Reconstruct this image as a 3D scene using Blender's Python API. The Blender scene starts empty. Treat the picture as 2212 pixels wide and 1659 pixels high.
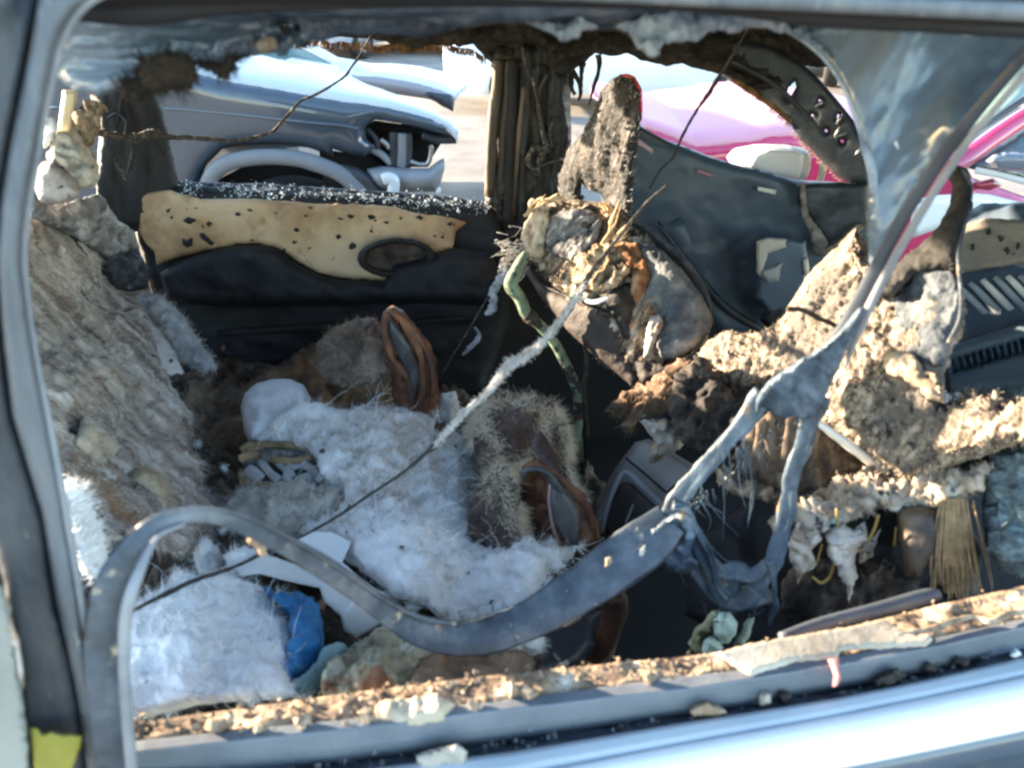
import bpy, math, random
import numpy as np
from mathutils import Vector, noise, geometry
R = math.radians
random.seed(7)
S = bpy.context.scene
COL = S.collection

# ------------------------------------------------------------ camera, sky, sun, exposure
PITCH, FPX, CAMZ = R(28), 1703.0, 1.6
cam_d = bpy.data.cameras.new('camera'); cam = bpy.data.objects.new('camera', cam_d); COL.objects.link(cam)
cam.location = (0, 0, CAMZ); cam.rotation_euler = (R(90) - PITCH, 0, 0)
cam_d.sensor_width = 36; cam_d.lens = 36 * FPX / 2212; cam_d.clip_start = 0.02; cam_d.clip_end = 3000
cam_d.dof.use_dof = True; cam_d.dof.focus_distance = 1.9; cam_d.dof.aperture_fstop = 5.2
S.camera = cam
SUN_EL, SUN_TO = R(10.5), Vector((0.93, -0.36))      # the light travels right and a little towards the camera
w = bpy.data.worlds.new('World'); S.world = w; w.use_nodes = True
wn = w.node_tree.nodes; bg = wn['Background']
sky = wn.new('ShaderNodeTexSky'); sky.sky_type = 'NISHITA'; sky.sun_disc = False
sky.sun_elevation = SUN_EL; sky.sun_rotation = math.atan2(-SUN_TO.x, -SUN_TO.y)
sky.air_density = 1.0; sky.dust_density = 0.3; sky.ozone_density = 1.5
w.node_tree.links.new(sky.outputs[0], bg.inputs[0]); bg.inputs[1].default_value = 0.15
sd = bpy.data.lights.new('sun', 'SUN'); sun = bpy.data.objects.new('sun', sd); COL.objects.link(sun)
sd.energy = 4.6; sd.angle = R(0.5); sd.color = (1, .82, .60)
dirv = Vector((SUN_TO.x, SUN_TO.y, -math.tan(SUN_EL) * SUN_TO.length)).normalized()
sun.rotation_euler = dirv.to_track_quat('-Z', 'Y').to_euler(); sun.location = (-6, 8, 5)
S.view_settings.view_transform = 'Standard'; S.view_settings.look = 'None'
S.view_settings.exposure = 3.05; S.view_settings.gamma = 1.0
S.render.engine = 'CYCLES'
S.cycles.filter_width = 2.5
S.cycles.max_bounces = 8; S.cycles.diffuse_bounces = 4

# ------------------------------------------------------------ where a point of the photograph stands in the place
FW = Vector((0, math.cos(PITCH), -math.sin(PITCH))); UP = Vector((0, math.sin(PITCH), math.cos(PITCH)))
C0 = Vector((0, 0, CAMZ))
def P(u, v, Y):
    d = FW * FPX + Vector((1, 0, 0)) * (u - 1106) - UP * (v - 829.5)
    return C0 + d * (Y / d.y)
def Pn(uv, Y):
    uv = np.asarray(uv, float); Y = np.asarray(Y, float)
    a = uv[:, 0] - 1106; b = uv[:, 1] - 829.5
    dx = a; dy = FW.y * FPX - UP.y * b; dz = FW.z * FPX - UP.z * b
    k = Y / dy
    return np.stack([dx * k, Y, CAMZ + dz * k], 1)
def YZ(u, v, z):                                   # distance at which the sight line meets height z
    d = FW * FPX - UP * (v - 829.5)
    return d.y * (z - CAMZ) / d.z
def H(u, v, z): return (u, v, YZ(u, v, z))
def UV(x):
    d = Vector(x) - C0; k = FPX / d.dot(FW); return 1106 + d.x * k, 829.5 - d.dot(UP) * k
def PX(Y, v=830): return (Y / (FW.y * FPX - UP.y * (v - 829.5)))   # metres per photo pixel there
def t(r, c, pts):                                  # enlarged-tile coordinates
    ox, oy = (0, 738.5, 1473.5)[c], (0, 553, 1106)[r]
    return [(ox + p[0] * .33386, oy + p[1] * .33386) + tuple(p[2:]) for p in pts]

# ------------------------------------------------------------ objects
ABS = {}
def link(o, parent, loc):
    COL.objects.link(o)
    if parent is not None:
        o.parent = parent; o.location = Vector(loc) - ABS[parent.name]
    else: o.location = loc
    ABS[o.name] = Vector(loc)
def tag(o, label=None, cat=None, group=None, kind=None):
    if label: o['label'] = label
    if cat: o['category'] = cat
    if group: o['group'] = group
    if kind: o['kind'] = kind
    return o
def thing(name, label, cat, loc, group=None):
    o = bpy.data.objects.new(name, None); o.empty_display_size = .05
    link(o, None, loc); return tag(o, label, cat, group)
def obj(name, V, F, m, parent=None, smooth=True, label=None, cat=None, group=None, kind=None):
    V = np.asarray(V, float)
    c = Vector(V.mean(0)); c.z = float(V[:, 2].min())
    me = bpy.data.meshes.new(name)
    me.from_pydata((V - np.array(c)).tolist(), [], [tuple(f) for f in F])
    ms = m if isinstance(m, (list, tuple)) else [m]
    for k in ms: me.materials.append(k)
    me.polygons.foreach_set('use_smooth', [smooth] * len(me.polygons)); me.update()
    o = bpy.data.objects.new(name, me); link(o, parent, c)
    return tag(o, label, cat, group, kind)

# ------------------------------------------------------------ shapes
def dens(pts, step, closed=True, rough=0, seed=0):
    out = []; n = len(pts)
    for i in range(n if closed else n - 1):
        a, b = np.array(pts[i][:2], float), np.array(pts[(i + 1) % n][:2], float)
        k = max(1, int(np.hypot(*(b - a)) / step))
        nn = np.array([-(b - a)[1], (b - a)[0]]); nn /= (np.hypot(*nn) + 1e-9)
        for j in range(k):
            p = a + (b - a) * j / k
            if rough:
                q = noise.fractal(Vector((p[0] * .045, p[1] * .045, seed)), .8, 2.2, 4) * rough
                q += (random.random() - .5) * rough * .5
                p = p + nn * q
            out.append(p)
    if not closed: out.append(np.array(pts[-1][:2], float))
    return np.array(out)
def smooth_closed(pts, k=4):
    n = len(pts); out = []
    for i in range(n):
        p0, p1, p2, p3 = (np.array(pts[(i + j - 1) % n][:2], float) for j in range(4))
        for j in range(k):
            s = j / k
            out.append(.5 * (2 * p1 + (p2 - p0) * s + (2 * p0 - 5 * p1 + 4 * p2 - p3) * s * s + (3 * p1 - p0 - 3 * p2 + p3) * s ** 3))
    return out
def inside(pts, poly):
    x, y = pts[:, 0], pts[:, 1]; r = np.zeros(len(pts), bool); n = len(poly); j = n - 1
    for i in range(n):
        xi, yi = poly[i]; xj, yj = poly[j]
        c = ((yi > y) != (yj > y)) & (x < (xj - xi) * (y - yi) / (yj - yi + 1e-12) + xi)
        r ^= c; j = i
    return r
def dist(pts, poly):
    a = poly; b = np.roll(poly, -1, 0); out = np.full(len(pts), 1e9)
    for i in range(len(a)):
        ab = b[i] - a[i]; q = ((pts - a[i]) @ ab) / (ab @ ab + 1e-12); q = np.clip(q, 0, 1)
        d = np.hypot(*(pts - a[i] - q[:, None] * ab).T); out = np.minimum(out, d)
    return out
def depth(D, uv):
    if np.isscalar(D): return np.full(len(uv), float(D))
    D = np.array(D, float)
    if len(D) >= 3:
        A = np.c_[np.ones(len(D)), D[:, :2] / 1000]
        co = np.linalg.lstsq(A, D[:, 2], rcond=None)[0]
    else: co = np.array([D[:, 2].mean(), 0, 0])
    base = co[0] + uv[:, 0] / 1000 * co[1] + uv[:, 1] / 1000 * co[2]
    res = D[:, 2] - (co[0] + D[:, 0] / 1000 * co[1] + D[:, 1] / 1000 * co[2])
    d2 = ((uv[:, None, :] - D[None, :, :2]) ** 2).sum(2) + 400.
    wt = 1 / d2
    return base + (wt * res).sum(1) / wt.sum(1) * 1.0
def nz(kind, p):
    if kind == 'fbm': return noise.fractal(p, .9, 2.1, 5)
    if kind == 'ridge': return noise.ridged_multi_fractal(p, .9, 2.1, 4, 1.0, 2.0) * .5 - .5
    if kind == 'bil': return abs(noise.fractal(p, .9, 2.1, 3)) * 2 - .5
    if kind == 'cell': return noise.voronoi(p)[0][0] * -1.4 + .5
    return noise.noise(p)
def vnormals(V, F):
    F = np.asarray(F); a, b, c = V[F[:, 0]], V[F[:, 1]], V[F[:, 2]]
    n = np.cross(b - a, c - a); N = np.zeros_like(V)
    for k in range(3): np.add.at(N, F[:, k], n)
    return N / (np.linalg.norm(N, axis=1)[:, None] + 1e-12)
def blob(name, outline, D, m, parent=None, front=.02, back=.02, edge=30, step=8, rough=2, relief=(), holes=(),
         smooth=True, sm=False, seed=0, dirn=None, fray=1.0, keep=None, **kw):
    """A closed body: its outline stands at its own distance, front and back bulge away from each other."""
    if sm: outline = smooth_closed(outline)
    bd = dens(outline, step, True, rough, seed)
    hs = [dens(h, max(3, step * .6), True, rough * .4, seed + 3) for h in holes]
    lo, hi = bd.min(0), bd.max(0)
    gx, gy = np.meshgrid(np.arange(lo[0], hi[0], step), np.arange(lo[1], hi[1], step * .87))
    gx = gx + (np.arange(gx.shape[0])[:, None] % 2) * step * .5
    g = np.c_[gx.ravel(), gy.ravel()] + np.random.RandomState(seed).uniform(-.2, .2, (gx.size, 2)) * step
    ok = inside(g, bd) & (dist(g, bd) > step * .45)
    for h in hs: ok &= ~inside(g, h) & (dist(g, h) > step * .4)
    g = g[ok]
    pts = [Vector(p) for p in bd]; edges = []; faces = [list(range(len(bd)))]
    for h in hs:
        k = len(pts); pts += [Vector(p) for p in h]; faces.append(list(range(k, k + len(h))))
    pts += [Vector(p) for p in g]
    r = geometry.delaunay_2d_cdt(pts, edges, faces, 0, 1e-4)
    uv = np.array([tuple(p) for p in r[0]]); F = np.array([f for f in r[2] if len(f) == 3])
    F = F.astype(int); cen = uv[F].mean(1); kill = ~inside(cen, bd)
    for h in hs: kill |= inside(cen, h)
    F = F[~kill]
    dd = dist(uv, bd)
    for h in hs: dd = np.minimum(dd, dist(uv, h))
    hgt = np.sqrt(np.clip(1 - (1 - np.clip(dd / edge, 0, 1)) ** 2, 0, 1))
    bnd = dd < 1e-3
    Y = depth(D, uv)
    a, b2 = uv[F[:, 1]] - uv[F[:, 0]], uv[F[:, 2]] - uv[F[:, 0]]
    fl = (a[:, 0] * b2[:, 1] - a[:, 1] * b2[:, 0]) > 0
    F[fl] = F[fl][:, ::-1]                                  # towards the viewer
    if dirn is None:
        VF = Pn(uv, Y - front * hgt)
        VB = Pn(uv, Y + back * np.maximum(hgt, .15))
    else:
        d = np.array(dirn, float); d /= np.linalg.norm(d); B = Pn(uv, Y)
        VF = B + d * (front * hgt)[:, None]; VB = B - d * (back * np.maximum(hgt, .15))[:, None]
    N = vnormals(VF, F)
    N[np.isnan(N)] = 0
    damp = np.clip(dd / (edge * .35 + 1e-6), 0, 1) * .85 + .15
    for k, (kind, sc, amp) in enumerate(relief):
        sc = np.array(sc if hasattr(sc, '__len__') else (sc,) * 3, float); W_ = VF
        if len(sc) == 4:                                   # grain that runs along a slanting direction
            c_, s_ = math.cos(sc[3]), math.sin(sc[3]); W_ = np.stack([VF[:, 0] * c_ - VF[:, 2] * s_, VF[:, 1], VF[:, 0] * s_ + VF[:, 2] * c_], 1); sc = sc[:3]
        q = W_ * sc + seed * 3.1 + k * 7.7
        h = np.array([nz(kind, Vector(x)) for x in q])
        VF = VF + N * (h * amp * damp)[:, None]
    n = len(uv)
    VB[bnd] = VB[bnd]
    V = np.r_[VF, VB]
    FB = F[:, ::-1] + n
    # side walls along free edges
    ed = {}
    for f in F:
        for i in range(3):
            e = (int(f[i]), int(f[(i + 1) % 3])); ed[e] = 1
    side = []
    for (i, j) in ed:
        if (j, i) not in ed: side += [(j, i, i + n), (j, i + n, j + n)]
    FA = F.tolist() + FB.tolist() + side
    o = obj(name, V, FA, m, parent, smooth, **kw)
    o_data[o.name] = (VF, F, N)
    return o
o_data = {}
def crom(pts, k=6):
    pts = [np.array(p, float) for p in pts]; out = []
    P_ = [2 * pts[0] - pts[1]] + pts + [2 * pts[-1] - pts[-2]]
    for i in range(1, len(P_) - 2):
        p0, p1, p2, p3 = P_[i - 1:i + 3]
        for j in range(k):
            s = j / k
            out.append(.5 * (2 * p1 + (p2 - p0) * s + (2 * p0 - 5 * p1 + 4 * p2 - p3) * s * s + (3 * p1 - p0 - 3 * p2 + p3) * s ** 3))
    out.append(pts[-1]); return np.array(out)
def tubeVF(pts, k=6, seg=10, flat=1.0, rough=0, rsc=30, twist=0, lobes=0, lamp=.35, seed=0, cap=True, world=False):
    c = crom(pts, k)
    if world: W = c[:, :3]; rad = c[:, 3]
    else:
        W = Pn(c[:, :2], c[:, 2])
        rad = np.array([c[i, 3] * PX(c[i, 2], c[i, 1]) for i in range(len(c))])
    V = []; F = []; L = 0
    for i in range(len(W)):
        a, b = W[max(0, i - 1)], W[min(len(W) - 1, i + 1)]
        tn = (b - a) / (np.linalg.norm(b - a) + 1e-12)
        if i: L += np.linalg.norm(W[i] - W[i - 1])
        vd = W[i] - np.array(C0); vd /= np.linalg.norm(vd)
        sd_ = np.cross(tn, vd); sd_ /= (np.linalg.norm(sd_) + 1e-9)
        n2 = np.cross(sd_, tn)
        for s in range(seg):
            th = 2 * math.pi * s / seg
            r_ = rad[i]
            if lobes: r_ = r_ * (1 + lamp * math.cos(lobes * th + twist * L))
            if rough: r_ *= 1 + rough * noise.fractal(Vector(W[i] * rsc) + Vector((math.cos(th), math.sin(th), seed)), .8, 2.1, 3)
            V.append(W[i] + sd_ * math.cos(th) * r_ + n2 * math.sin(th) * r_ * flat)
    for i in range(len(W) - 1):
        for s in range(seg):
            a, b = i * seg + s, i * seg + (s + 1) % seg
            F.append((a, b, b + seg, a + seg))
    if cap:
        F.append(tuple(range(seg))[::-1]); F.append(tuple((len(W) - 1) * seg + s for s in range(seg)))
    return V, F
def tube(name, pts, m, parent=None, label=None, cat=None, group=None, kind=None, **kw):
    V, F = tubeVF(pts, **kw)
    return obj(name, V, F, m, parent, label=label, cat=cat, group=group, kind=kind)
class MB:
    def __init__(s): s.V = []; s.F = []
    def add(s, V, F):
        n = len(s.V); s.V += [tuple(v) for v in V]; s.F += [tuple(i + n for i in f) for f in F]; return s
    def box(s, c, d, rot=None):
        V = [Vector((x * d[0] / 2, y * d[1] / 2, z * d[2] / 2)) for x in (-1, 1) for y in (-1, 1) for z in (-1, 1)]
        if rot: V = [rot @ v for v in V]
        V = [tuple(v + Vector(c)) for v in V]
        return s.add(V, [(0, 1, 3, 2), (4, 6, 7, 5), (0, 4, 5, 1), (2, 3, 7, 6), (0, 2, 6, 4), (1, 5, 7, 3)])
    def tube(s, pts, **kw): return s.add(*tubeVF(pts, **kw))
    def chip(s, c, r, sq=.4, rnd=random):
        n = 6; V = []
        ax = Vector((rnd.gauss(0, 1), rnd.gauss(0, 1), rnd.gauss(0, 1) + 1.2)).normalized()
        q = ax.to_track_quat('Z', 'Y')
        for k, zz in ((0, -sq), (1, sq)):
            for i in range(n):
                a = 2 * math.pi * i / n + k * .3; rr = r * rnd.uniform(.6, 1.15) * (1 if k == 0 else .75)
                V.append(tuple(q @ Vector((math.cos(a) * rr, math.sin(a) * rr, zz * r * rnd.uniform(.6, 1))) + Vector(c)))
        F = [tuple(range(n))[::-1], tuple(range(n, 2 * n))] + [(i, (i + 1) % n, n + (i + 1) % n, n + i) for i in range(n)]
        return s.add(V, F)
    def build(s, name, m, parent=None, smooth=False, **kw): return obj(name, s.V, s.F, m, parent, smooth, **kw)
def fibres(name, src, m, n, length, r=.0006, parent=None, along=None, up=.6, curl=.6, seg=4, seed=0, grav=0., inset=0, region=None, **kw):
    """Loose fibres standing and lying on a body."""
    V, F, N = o_data[src.name]; rs = np.random.RandomState(seed)
    a, b, c = V[F[:, 0]], V[F[:, 1]], V[F[:, 2]]
    ar = np.linalg.norm(np.cross(b - a, c - a), axis=1)
    if region is not None: ar = ar * np.array([region(x) for x in (a + b + c) / 3])
    pick = rs.choice(len(F), n, p=ar / ar.sum())
    w1 = rs.rand(n, 1); w2 = rs.rand(n, 1); sw = (w1 + w2) > 1; w1 = np.where(sw, 1 - w1, w1); w2 = np.where(sw, 1 - w2, w2)
    p = a[pick] + (b - a)[pick] * w1 + (c - a)[pick] * w2; nn = N[F[pick, 0]]
    p = p - nn * inset
    rnd = rs.normal(0, 1, (n, 3)); rnd /= np.linalg.norm(rnd, axis=1)[:, None]
    al = np.zeros((n, 3)) if along is None else np.tile(np.array(along, float), (n, 1))
    d = nn * up + rnd * curl + al; d /= np.linalg.norm(d, axis=1)[:, None] + 1e-9
    ln = length * rs.uniform(.35, 1.25, (n, 1))
    side = np.cross(d, rs.normal(0, 1, (n, 3))); side /= np.linalg.norm(side, axis=1)[:, None] + 1e-9
    VV = np.zeros((n, seg + 1, 2, 3)); q = p.copy()
    for k in range(seg + 1):
        wd = r * (1 - .75 * k / seg) * rs.uniform(.6, 1.4, (n, 1)) if k else np.full((n, 1), r)
        VV[:, k, 0] = q - side * wd; VV[:, k, 1] = q + side * wd
        d = d + rs.normal(0, 1, (n, 3)) * curl * .45 + np.array([0, 0, -grav]); d /= np.linalg.norm(d, axis=1)[:, None] + 1e-9
        q = q + d * ln / seg
    idx = np.arange(n)[:, None] * (2 * (seg + 1)) + np.arange(seg)[None, :] * 2
    idx = idx.ravel()
    FF = np.stack([idx, idx + 1, idx + 3, idx + 2], 1)
    return obj(name, VV.reshape(-1, 3), FF.tolist(), m, parent, False, kind='stuff', **kw)

# ------------------------------------------------------------ materials
def M(name, cols, scale=20, rough=.8, bump=0, bscale=120, stretch=None, detail=6, dist_=0, metal=0, spec=.5, spots=None, coat=0,
      trans=0, alpha=None, sheen=0, lo=.3, hi=.7, sss=0, rvar=0):
    m = bpy.data.materials.new(name); m.use_nodes = True; nt = m.node_tree; N = nt.nodes; L = nt.links.new
    b = N['Principled BSDF']; b.inputs['Roughness'].default_value = rough; b.inputs['Metallic'].default_value = metal
    b.inputs['Specular IOR Level'].default_value = spec
    if coat: b.inputs['Coat Weight'].default_value = coat; b.inputs['Coat Roughness'].default_value = .06
    if trans: b.inputs['Transmission Weight'].default_value = trans
    if sheen: b.inputs['Sheen Weight'].default_value = sheen
    g = N.new('ShaderNodeNewGeometry'); vec = g.outputs['Position']
    if stretch:
        mp = N.new('ShaderNodeMapping'); mp.vector_type = 'TEXTURE' if len(stretch) > 3 else 'POINT'
        mp.inputs['Scale'].default_value = stretch[:3]
        if len(stretch) > 3: mp.inputs['Rotation'].default_value = stretch[3:6]
        L(vec, mp.inputs['Vector']); vec = mp.outputs[0]
    def tex(sc, de=detail, di=dist_):
        n = N.new('ShaderNodeTexNoise'); n.inputs['Scale'].default_value = sc; n.inputs['Detail'].default_value = de
        n.inputs['Distortion'].default_value = di; n.inputs['Roughness'].default_value = .62
        L(vec, n.inputs['Vector']); return n.outputs['Fac']
    if len(cols) == 1: 
        n1 = tex(scale)
        mix = N.new('ShaderNodeMix'); mix.data_type = 'RGBA'; L(n1, mix.inputs[0])
        c = cols[0]; mix.inputs[6].default_value = (c[0] * .85, c[1] * .85, c[2] * .85, 1); mix.inputs[7].default_value = (c[0] * 1.12, c[1] * 1.12, c[2] * 1.12, 1)
        out = mix.outputs[2]
    else:
        rp = N.new('ShaderNodeValToRGB'); e = rp.color_ramp.elements
        for i, c in enumerate(cols):
            pos = lo + (hi - lo) * i / (len(cols) - 1)
            el = e[i] if i < 2 else e.new(pos)
            el.position = pos; el.color = (*c, 1)
        L(tex(scale), rp.inputs[0]); out = rp.outputs[0]
    for sp in (spots or ()):                         # (colour, scale, threshold, softness)
        c, sc, th, so = sp[:4]
        mr = N.new('ShaderNodeMapRange'); mr.inputs[1].default_value = th; mr.inputs[2].default_value = th + so
        L(tex(sc, 4), mr.inputs[0])
        mx = N.new('ShaderNodeMix'); mx.data_type = 'RGBA'; L(mr.outputs[0], mx.inputs[0]); L(out, mx.inputs[6]); mx.inputs[7].default_value = (*c, 1)
        out = mx.outputs[2]
    L(out, b.inputs['Base Color'])
    if rvar:
        mr = N.new('ShaderNodeMapRange'); mr.inputs[1].default_value = .3; mr.inputs[2].default_value = .7
        mr.inputs[3].default_value = max(.03, rough - rvar); mr.inputs[4].default_value = min(1, rough + rvar)
        L(tex(scale * 1.7), mr.inputs[0]); L(mr.outputs[0], b.inputs['Roughness'])
    if bump:
        bp = N.new('ShaderNodeBump'); bp.inputs['Strength'].default_value = bump; bp.inputs['Distance'].default_value = .005
        L(tex(bscale, 6), bp.inputs['Height']); L(bp.outputs[0], b.inputs['Normal'])
    return m
def glassy(name, col, rough=.05, trans=.9):
    m = bpy.data.materials.new(name); m.use_nodes = True; b = m.node_tree.nodes['Principled BSDF']
    b.inputs['Base Color'].default_value = (*col, 1); b.inputs['Roughness'].default_value = rough
    b.inputs['Transmission Weight'].default_value = trans; b.inputs['IOR'].default_value = 1.45
    return m
K = {}
K['char'] = M('charred_black', [(.006, .006, .007), (.014, .012, .012), (.03, .024, .02)], 14, .75, .5, 90, spots=[((.07, .05, .035), 40, .64, .1)])
K['char_smooth'] = M('scorched_plastic', [(.004, .004, .005), (.009, .009, .011)], 6, .7, .25, 60)
K['void'] = M('sooty_floor', [(.004, .004, .005), (.012, .010, .009)], 9, .9, .4, 60)
K['soot_metal'] = M('soot_on_metal', [(.006, .006, .007), (.018, .015, .013), (.075, .054, .036)], 22, .55, .4, 70, stretch=(1, 1, .18), rvar=.2, lo=.35, hi=.8)
K['pillar_tan'] = M('sunlit_scorched_pillar', [(.012, .009, .007), (.08, .054, .034), (.26, .19, .12)], 18, .6, .6, 60, stretch=(1.6, 1.6, .12), lo=.3, hi=.75)  # scorch streaks, with the pillar's sunlit bands put into the tan
K['film'] = M('smoked_film', [(.07, .10, .135), (.14, .185, .235), (.24, .295, .35)], 5, .26, .25, 12, rvar=.1, spec=.7, stretch=(1, 1, 4, 0, R(20), 0), spots=[((.02, .026, .036), 5, .66, .12), ((.16, .125, .10), 9, .64, .10)])
K['film_dark'] = M('smoked_film_dark', [(.02, .028, .042), (.10, .145, .20), (.30, .37, .44)], 5, .3, .35, 22, rvar=.12, spec=.7, stretch=(.35, 1, 2.2), lo=.32, hi=.64)
K['film_pale'] = M('crinkled_pale_film', [(.08, .10, .13), (.24, .29, .35), (.46, .50, .54)], 30, .45, .9, 60, spots=[((.10, .07, .05), 34, .6, .08)])
K['burnt_edge'] = M('burnt_edge', [(.007, .006, .005), (.022, .016, .011), (.07, .046, .028)], 40, .85, .8, 120)
K['orange_edge'] = M('orange_burnt_fringe', [(.03, .016, .009), (.20, .085, .024), (.46, .30, .15)], 40, .8, .6, 120)
K['rubber'] = M('sooty_rubber', [(.045, .05, .058), (.085, .09, .10), (.15, .155, .165)], 18, .45, .3, 70, rvar=.12, spots=[((.24, .2, .15), 45, .66, .08)])
K['rubber_grey'] = M('grey_rubber_lip', [(.13, .14, .155), (.2, .21, .225), (.27, .275, .28)], 16, .42, .3, 60, rvar=.1)
K['pillar_black'] = M('satin_black_pillar', [(.014, .017, .021), (.03, .036, .043), (.065, .072, .078)], 12, .55, .35, 60, stretch=(2, 2, .4), spots=[((.12, .12, .11), 60, .66, .05), ((.10, .085, .06), 9, .64, .12)])
K['frame_grey'] = M('dusty_frame', [(.06, .068, .078), (.12, .13, .14), (.2, .2, .19)], 15, .5, .4, 50, stretch=(2, 2, .3), spots=[((.23, .17, .11), 30, .64, .08), ((.34, .34, .33), 90, .66, .04), ((.03, .03, .034), 24, .66, .05)])
K['strip'] = M('melted_trim_strip', [(.022, .028, .036), (.06, .074, .092), (.15, .16, .17)], 20, .4, .5, 40, rvar=.12, spots=[((.36, .28, .19), 42, .64, .06), ((.04, .035, .03), 30, .66, .06)])
K['web'] = M('melted_plastic_web', [(.014, .022, .034), (.05, .074, .102), (.13, .17, .21)], 26, .4, .9, 70, rvar=.12, stretch=(1, 1, .5), spots=[((.22, .15, .09), 34, .63, .07), ((.05, .05, .055), 24, .65, .08)])
K['beige'] = M('scorched_beige_trim', [(.32, .18, .085), (.54, .345, .18), (.62, .43, .26)], 4.5, .7, .25, 150, spots=[((.018, .012, .010), 26, .665, .02), ((.22, .11, .045), 8, .60, .16)], lo=.38, hi=.62)
K['rear_fibre'] = M('burnt_seat_felt', [(.03, .025, .024), (.22, .175, .145), (.46, .40, .35), (.80, .78, .76)], 26, .95, .9, 160, stretch=(1.0, .8, 6.0, 0, R(-36), 0), spots=[((.24, .14, .08), 8, .6, .12), ((.05, .045, .042), 9, .60, .10), ((.012, .012, .014), 18, .65, .04)], lo=.3, hi=.72)
K['fibre_tan'] = M('tan_fibre', [(.32, .25, .17), (.5, .42, .32)], 40, .9)
K['fibre_grey'] = M('grey_fibre', [(.36, .33, .31), (.70, .68, .66)], 40, .9)
K['fibre_cream'] = M('cream_fibre', [(.68, .56, .40), (.84, .75, .60)], 30, .9)
K['fibre_brown'] = M('brown_fibre', [(.10, .06, .035), (.28, .18, .1)], 30, .9)
K['white'] = M('white_wadding', [(.60, .60, .60), (.82, .82, .82), (.88, .88, .87)], 14, .95, .6, 200, sheen=.2, spots=[((.40, .34, .27), 12, .62, .12), ((.12, .10, .085), 30, .70, .06)])
K['white_f'] = M('white_wadding_fibre', [(.82, .82, .82), (.90, .90, .89)], 30, .9)
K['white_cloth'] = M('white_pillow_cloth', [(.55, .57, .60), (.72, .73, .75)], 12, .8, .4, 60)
K['board'] = M('white_board', [(.68, .67, .62), (.8, .79, .75)], 9, .7, .2, 40, spots=[((.35, .25, .15), 14, .68, .06)])
K['blue'] = M('blue_cloth', [(.006, .07, .19), (.012, .14, .33), (.03, .22, .44)], 14, .6, .5, 60)
K['teal'] = M('teal_cloth', [(.14, .26, .30), (.26, .40, .42)], 16, .75, .5, 60)
K['leather'] = M('rust_brown_leather', [(.022, .010, .007), (.10, .038, .018), (.26, .11, .042)], 22, .65, .8, 80, stretch=(1, 1, .5), rvar=.15)
K['leather_in'] = M('blackened_lining', [(.015, .015, .018), (.07, .07, .075)], 20, .4, .4, 60)
K['tan'] = M('scorched_tan_foam', [(.022, .017, .014), (.11, .085, .066), (.27, .21, .155), (.48, .39, .29)], 80, .95, 1.0, 170, stretch=(1, 1, .5), spots=[((.13, .11, .095), 7, .53, .12), ((.02, .016, .014), 75, .60, .05), ((.30, .15, .06), 11, .66, .08)], lo=.34, hi=.62)
K['grey_fabric'] = M('grey_seat_fabric', [(.02, .025, .032), (.055, .066, .08), (.13, .14, .15)], 50, .85, .8, 140, spots=[((.26, .22, .17), 22, .58, .10)])
K['foam_burnt'] = M('burnt_seat_foam', [(.010, .009, .008), (.075, .052, .036), (.29, .215, .145), (.60, .52, .43)], 60, .9, 1.0, 140, stretch=(1, 1, 3, 0, R(25), 0), spots=[((.30, .12, .035), 16, .64, .06), ((.30, .28, .26), 20, .62, .06), ((.008, .008, .008), 15, .59, .06)], lo=.32, hi=.66)
K['side_brown'] = M('brown_seat_trim', [(.022, .016, .014), (.05, .036, .03), (.09, .068, .058)], 14, .7, .6, 140)
K['head_fabric'] = M('charred_headrest', [(.006, .006, .006), (.022, .019, .018), (.075, .062, .055), (.42, .37, .32)], 34, .8, 1.0, 110, stretch=(1, 1, 5, 0, R(18), 0), lo=.40, hi=.74)
K['door_blue'] = M('blue_grey_door_skin', [(.045, .068, .095), (.075, .105, .14)], 5, .45, .15, 40, rvar=.1)
K['metal_dk'] = M('dark_bare_metal', [(.018, .021, .025), (.038, .043, .05), (.07, .074, .08)], 12, .5, .3, 60, metal=.3, rvar=.12)
K['steel'] = M('bare_steel', [(.35, .34, .33), (.5, .48, .46)], 14, .35, .2, 50, metal=.8, rvar=.1)
K['plastic_grey'] = M('grey_plastic', [(.16, .17, .185), (.25, .26, .275)], 9, .5, .15, 60)
K['plastic_dark'] = M('dark_plastic', [(.02, .022, .027), (.04, .042, .048)], 9, .5, .15, 60)
K['cord'] = M('charred_cord', [(.012, .011, .011), (.08, .07, .06), (.38, .32, .25)], 120, .85, .6, 200, lo=.35, hi=.75)
K['cord_black'] = M('black_cord', [(.01, .01, .01), (.04, .036, .033)], 120, .8, .4, 200)
K['belt'] = M('frayed_belt', [(.10, .095, .09), (.26, .25, .24)], 60, .9, .6, 150)
K['hose'] = M('green_hose', [(.05, .07, .04), (.13, .18, .105), (.22, .28, .18)], 26, .7, .6, 80, spots=[((.015, .014, .010), 34, .52, .06)])
K['ash'] = M('sunlit_ash', [(.035, .026, .022), (.14, .095, .065), (.40, .29, .19), (.68, .58, .46)], 26, .95, 1.0, 140, lo=.3, hi=.68)
K['ash_chip'] = M('ash_chip', [(.07, .05, .035), (.28, .20, .13), (.52, .42, .31)], 60, .95, .4, 140)
K['rail'] = M('grey_rail', [(.10, .115, .135), (.17, .185, .205)], 12, .45, .2, 40, rvar=.08, spots=[((.3, .24, .18), 40, .69, .05)])
K['channel'] = M('dark_channel', [(.02, .028, .038), (.05, .062, .078)], 14, .55, .4, 60)
K['chrome'] = M('bright_trim', [(.93, .915, .90)], 6, .4, 0, 40, coat=.1)
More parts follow.
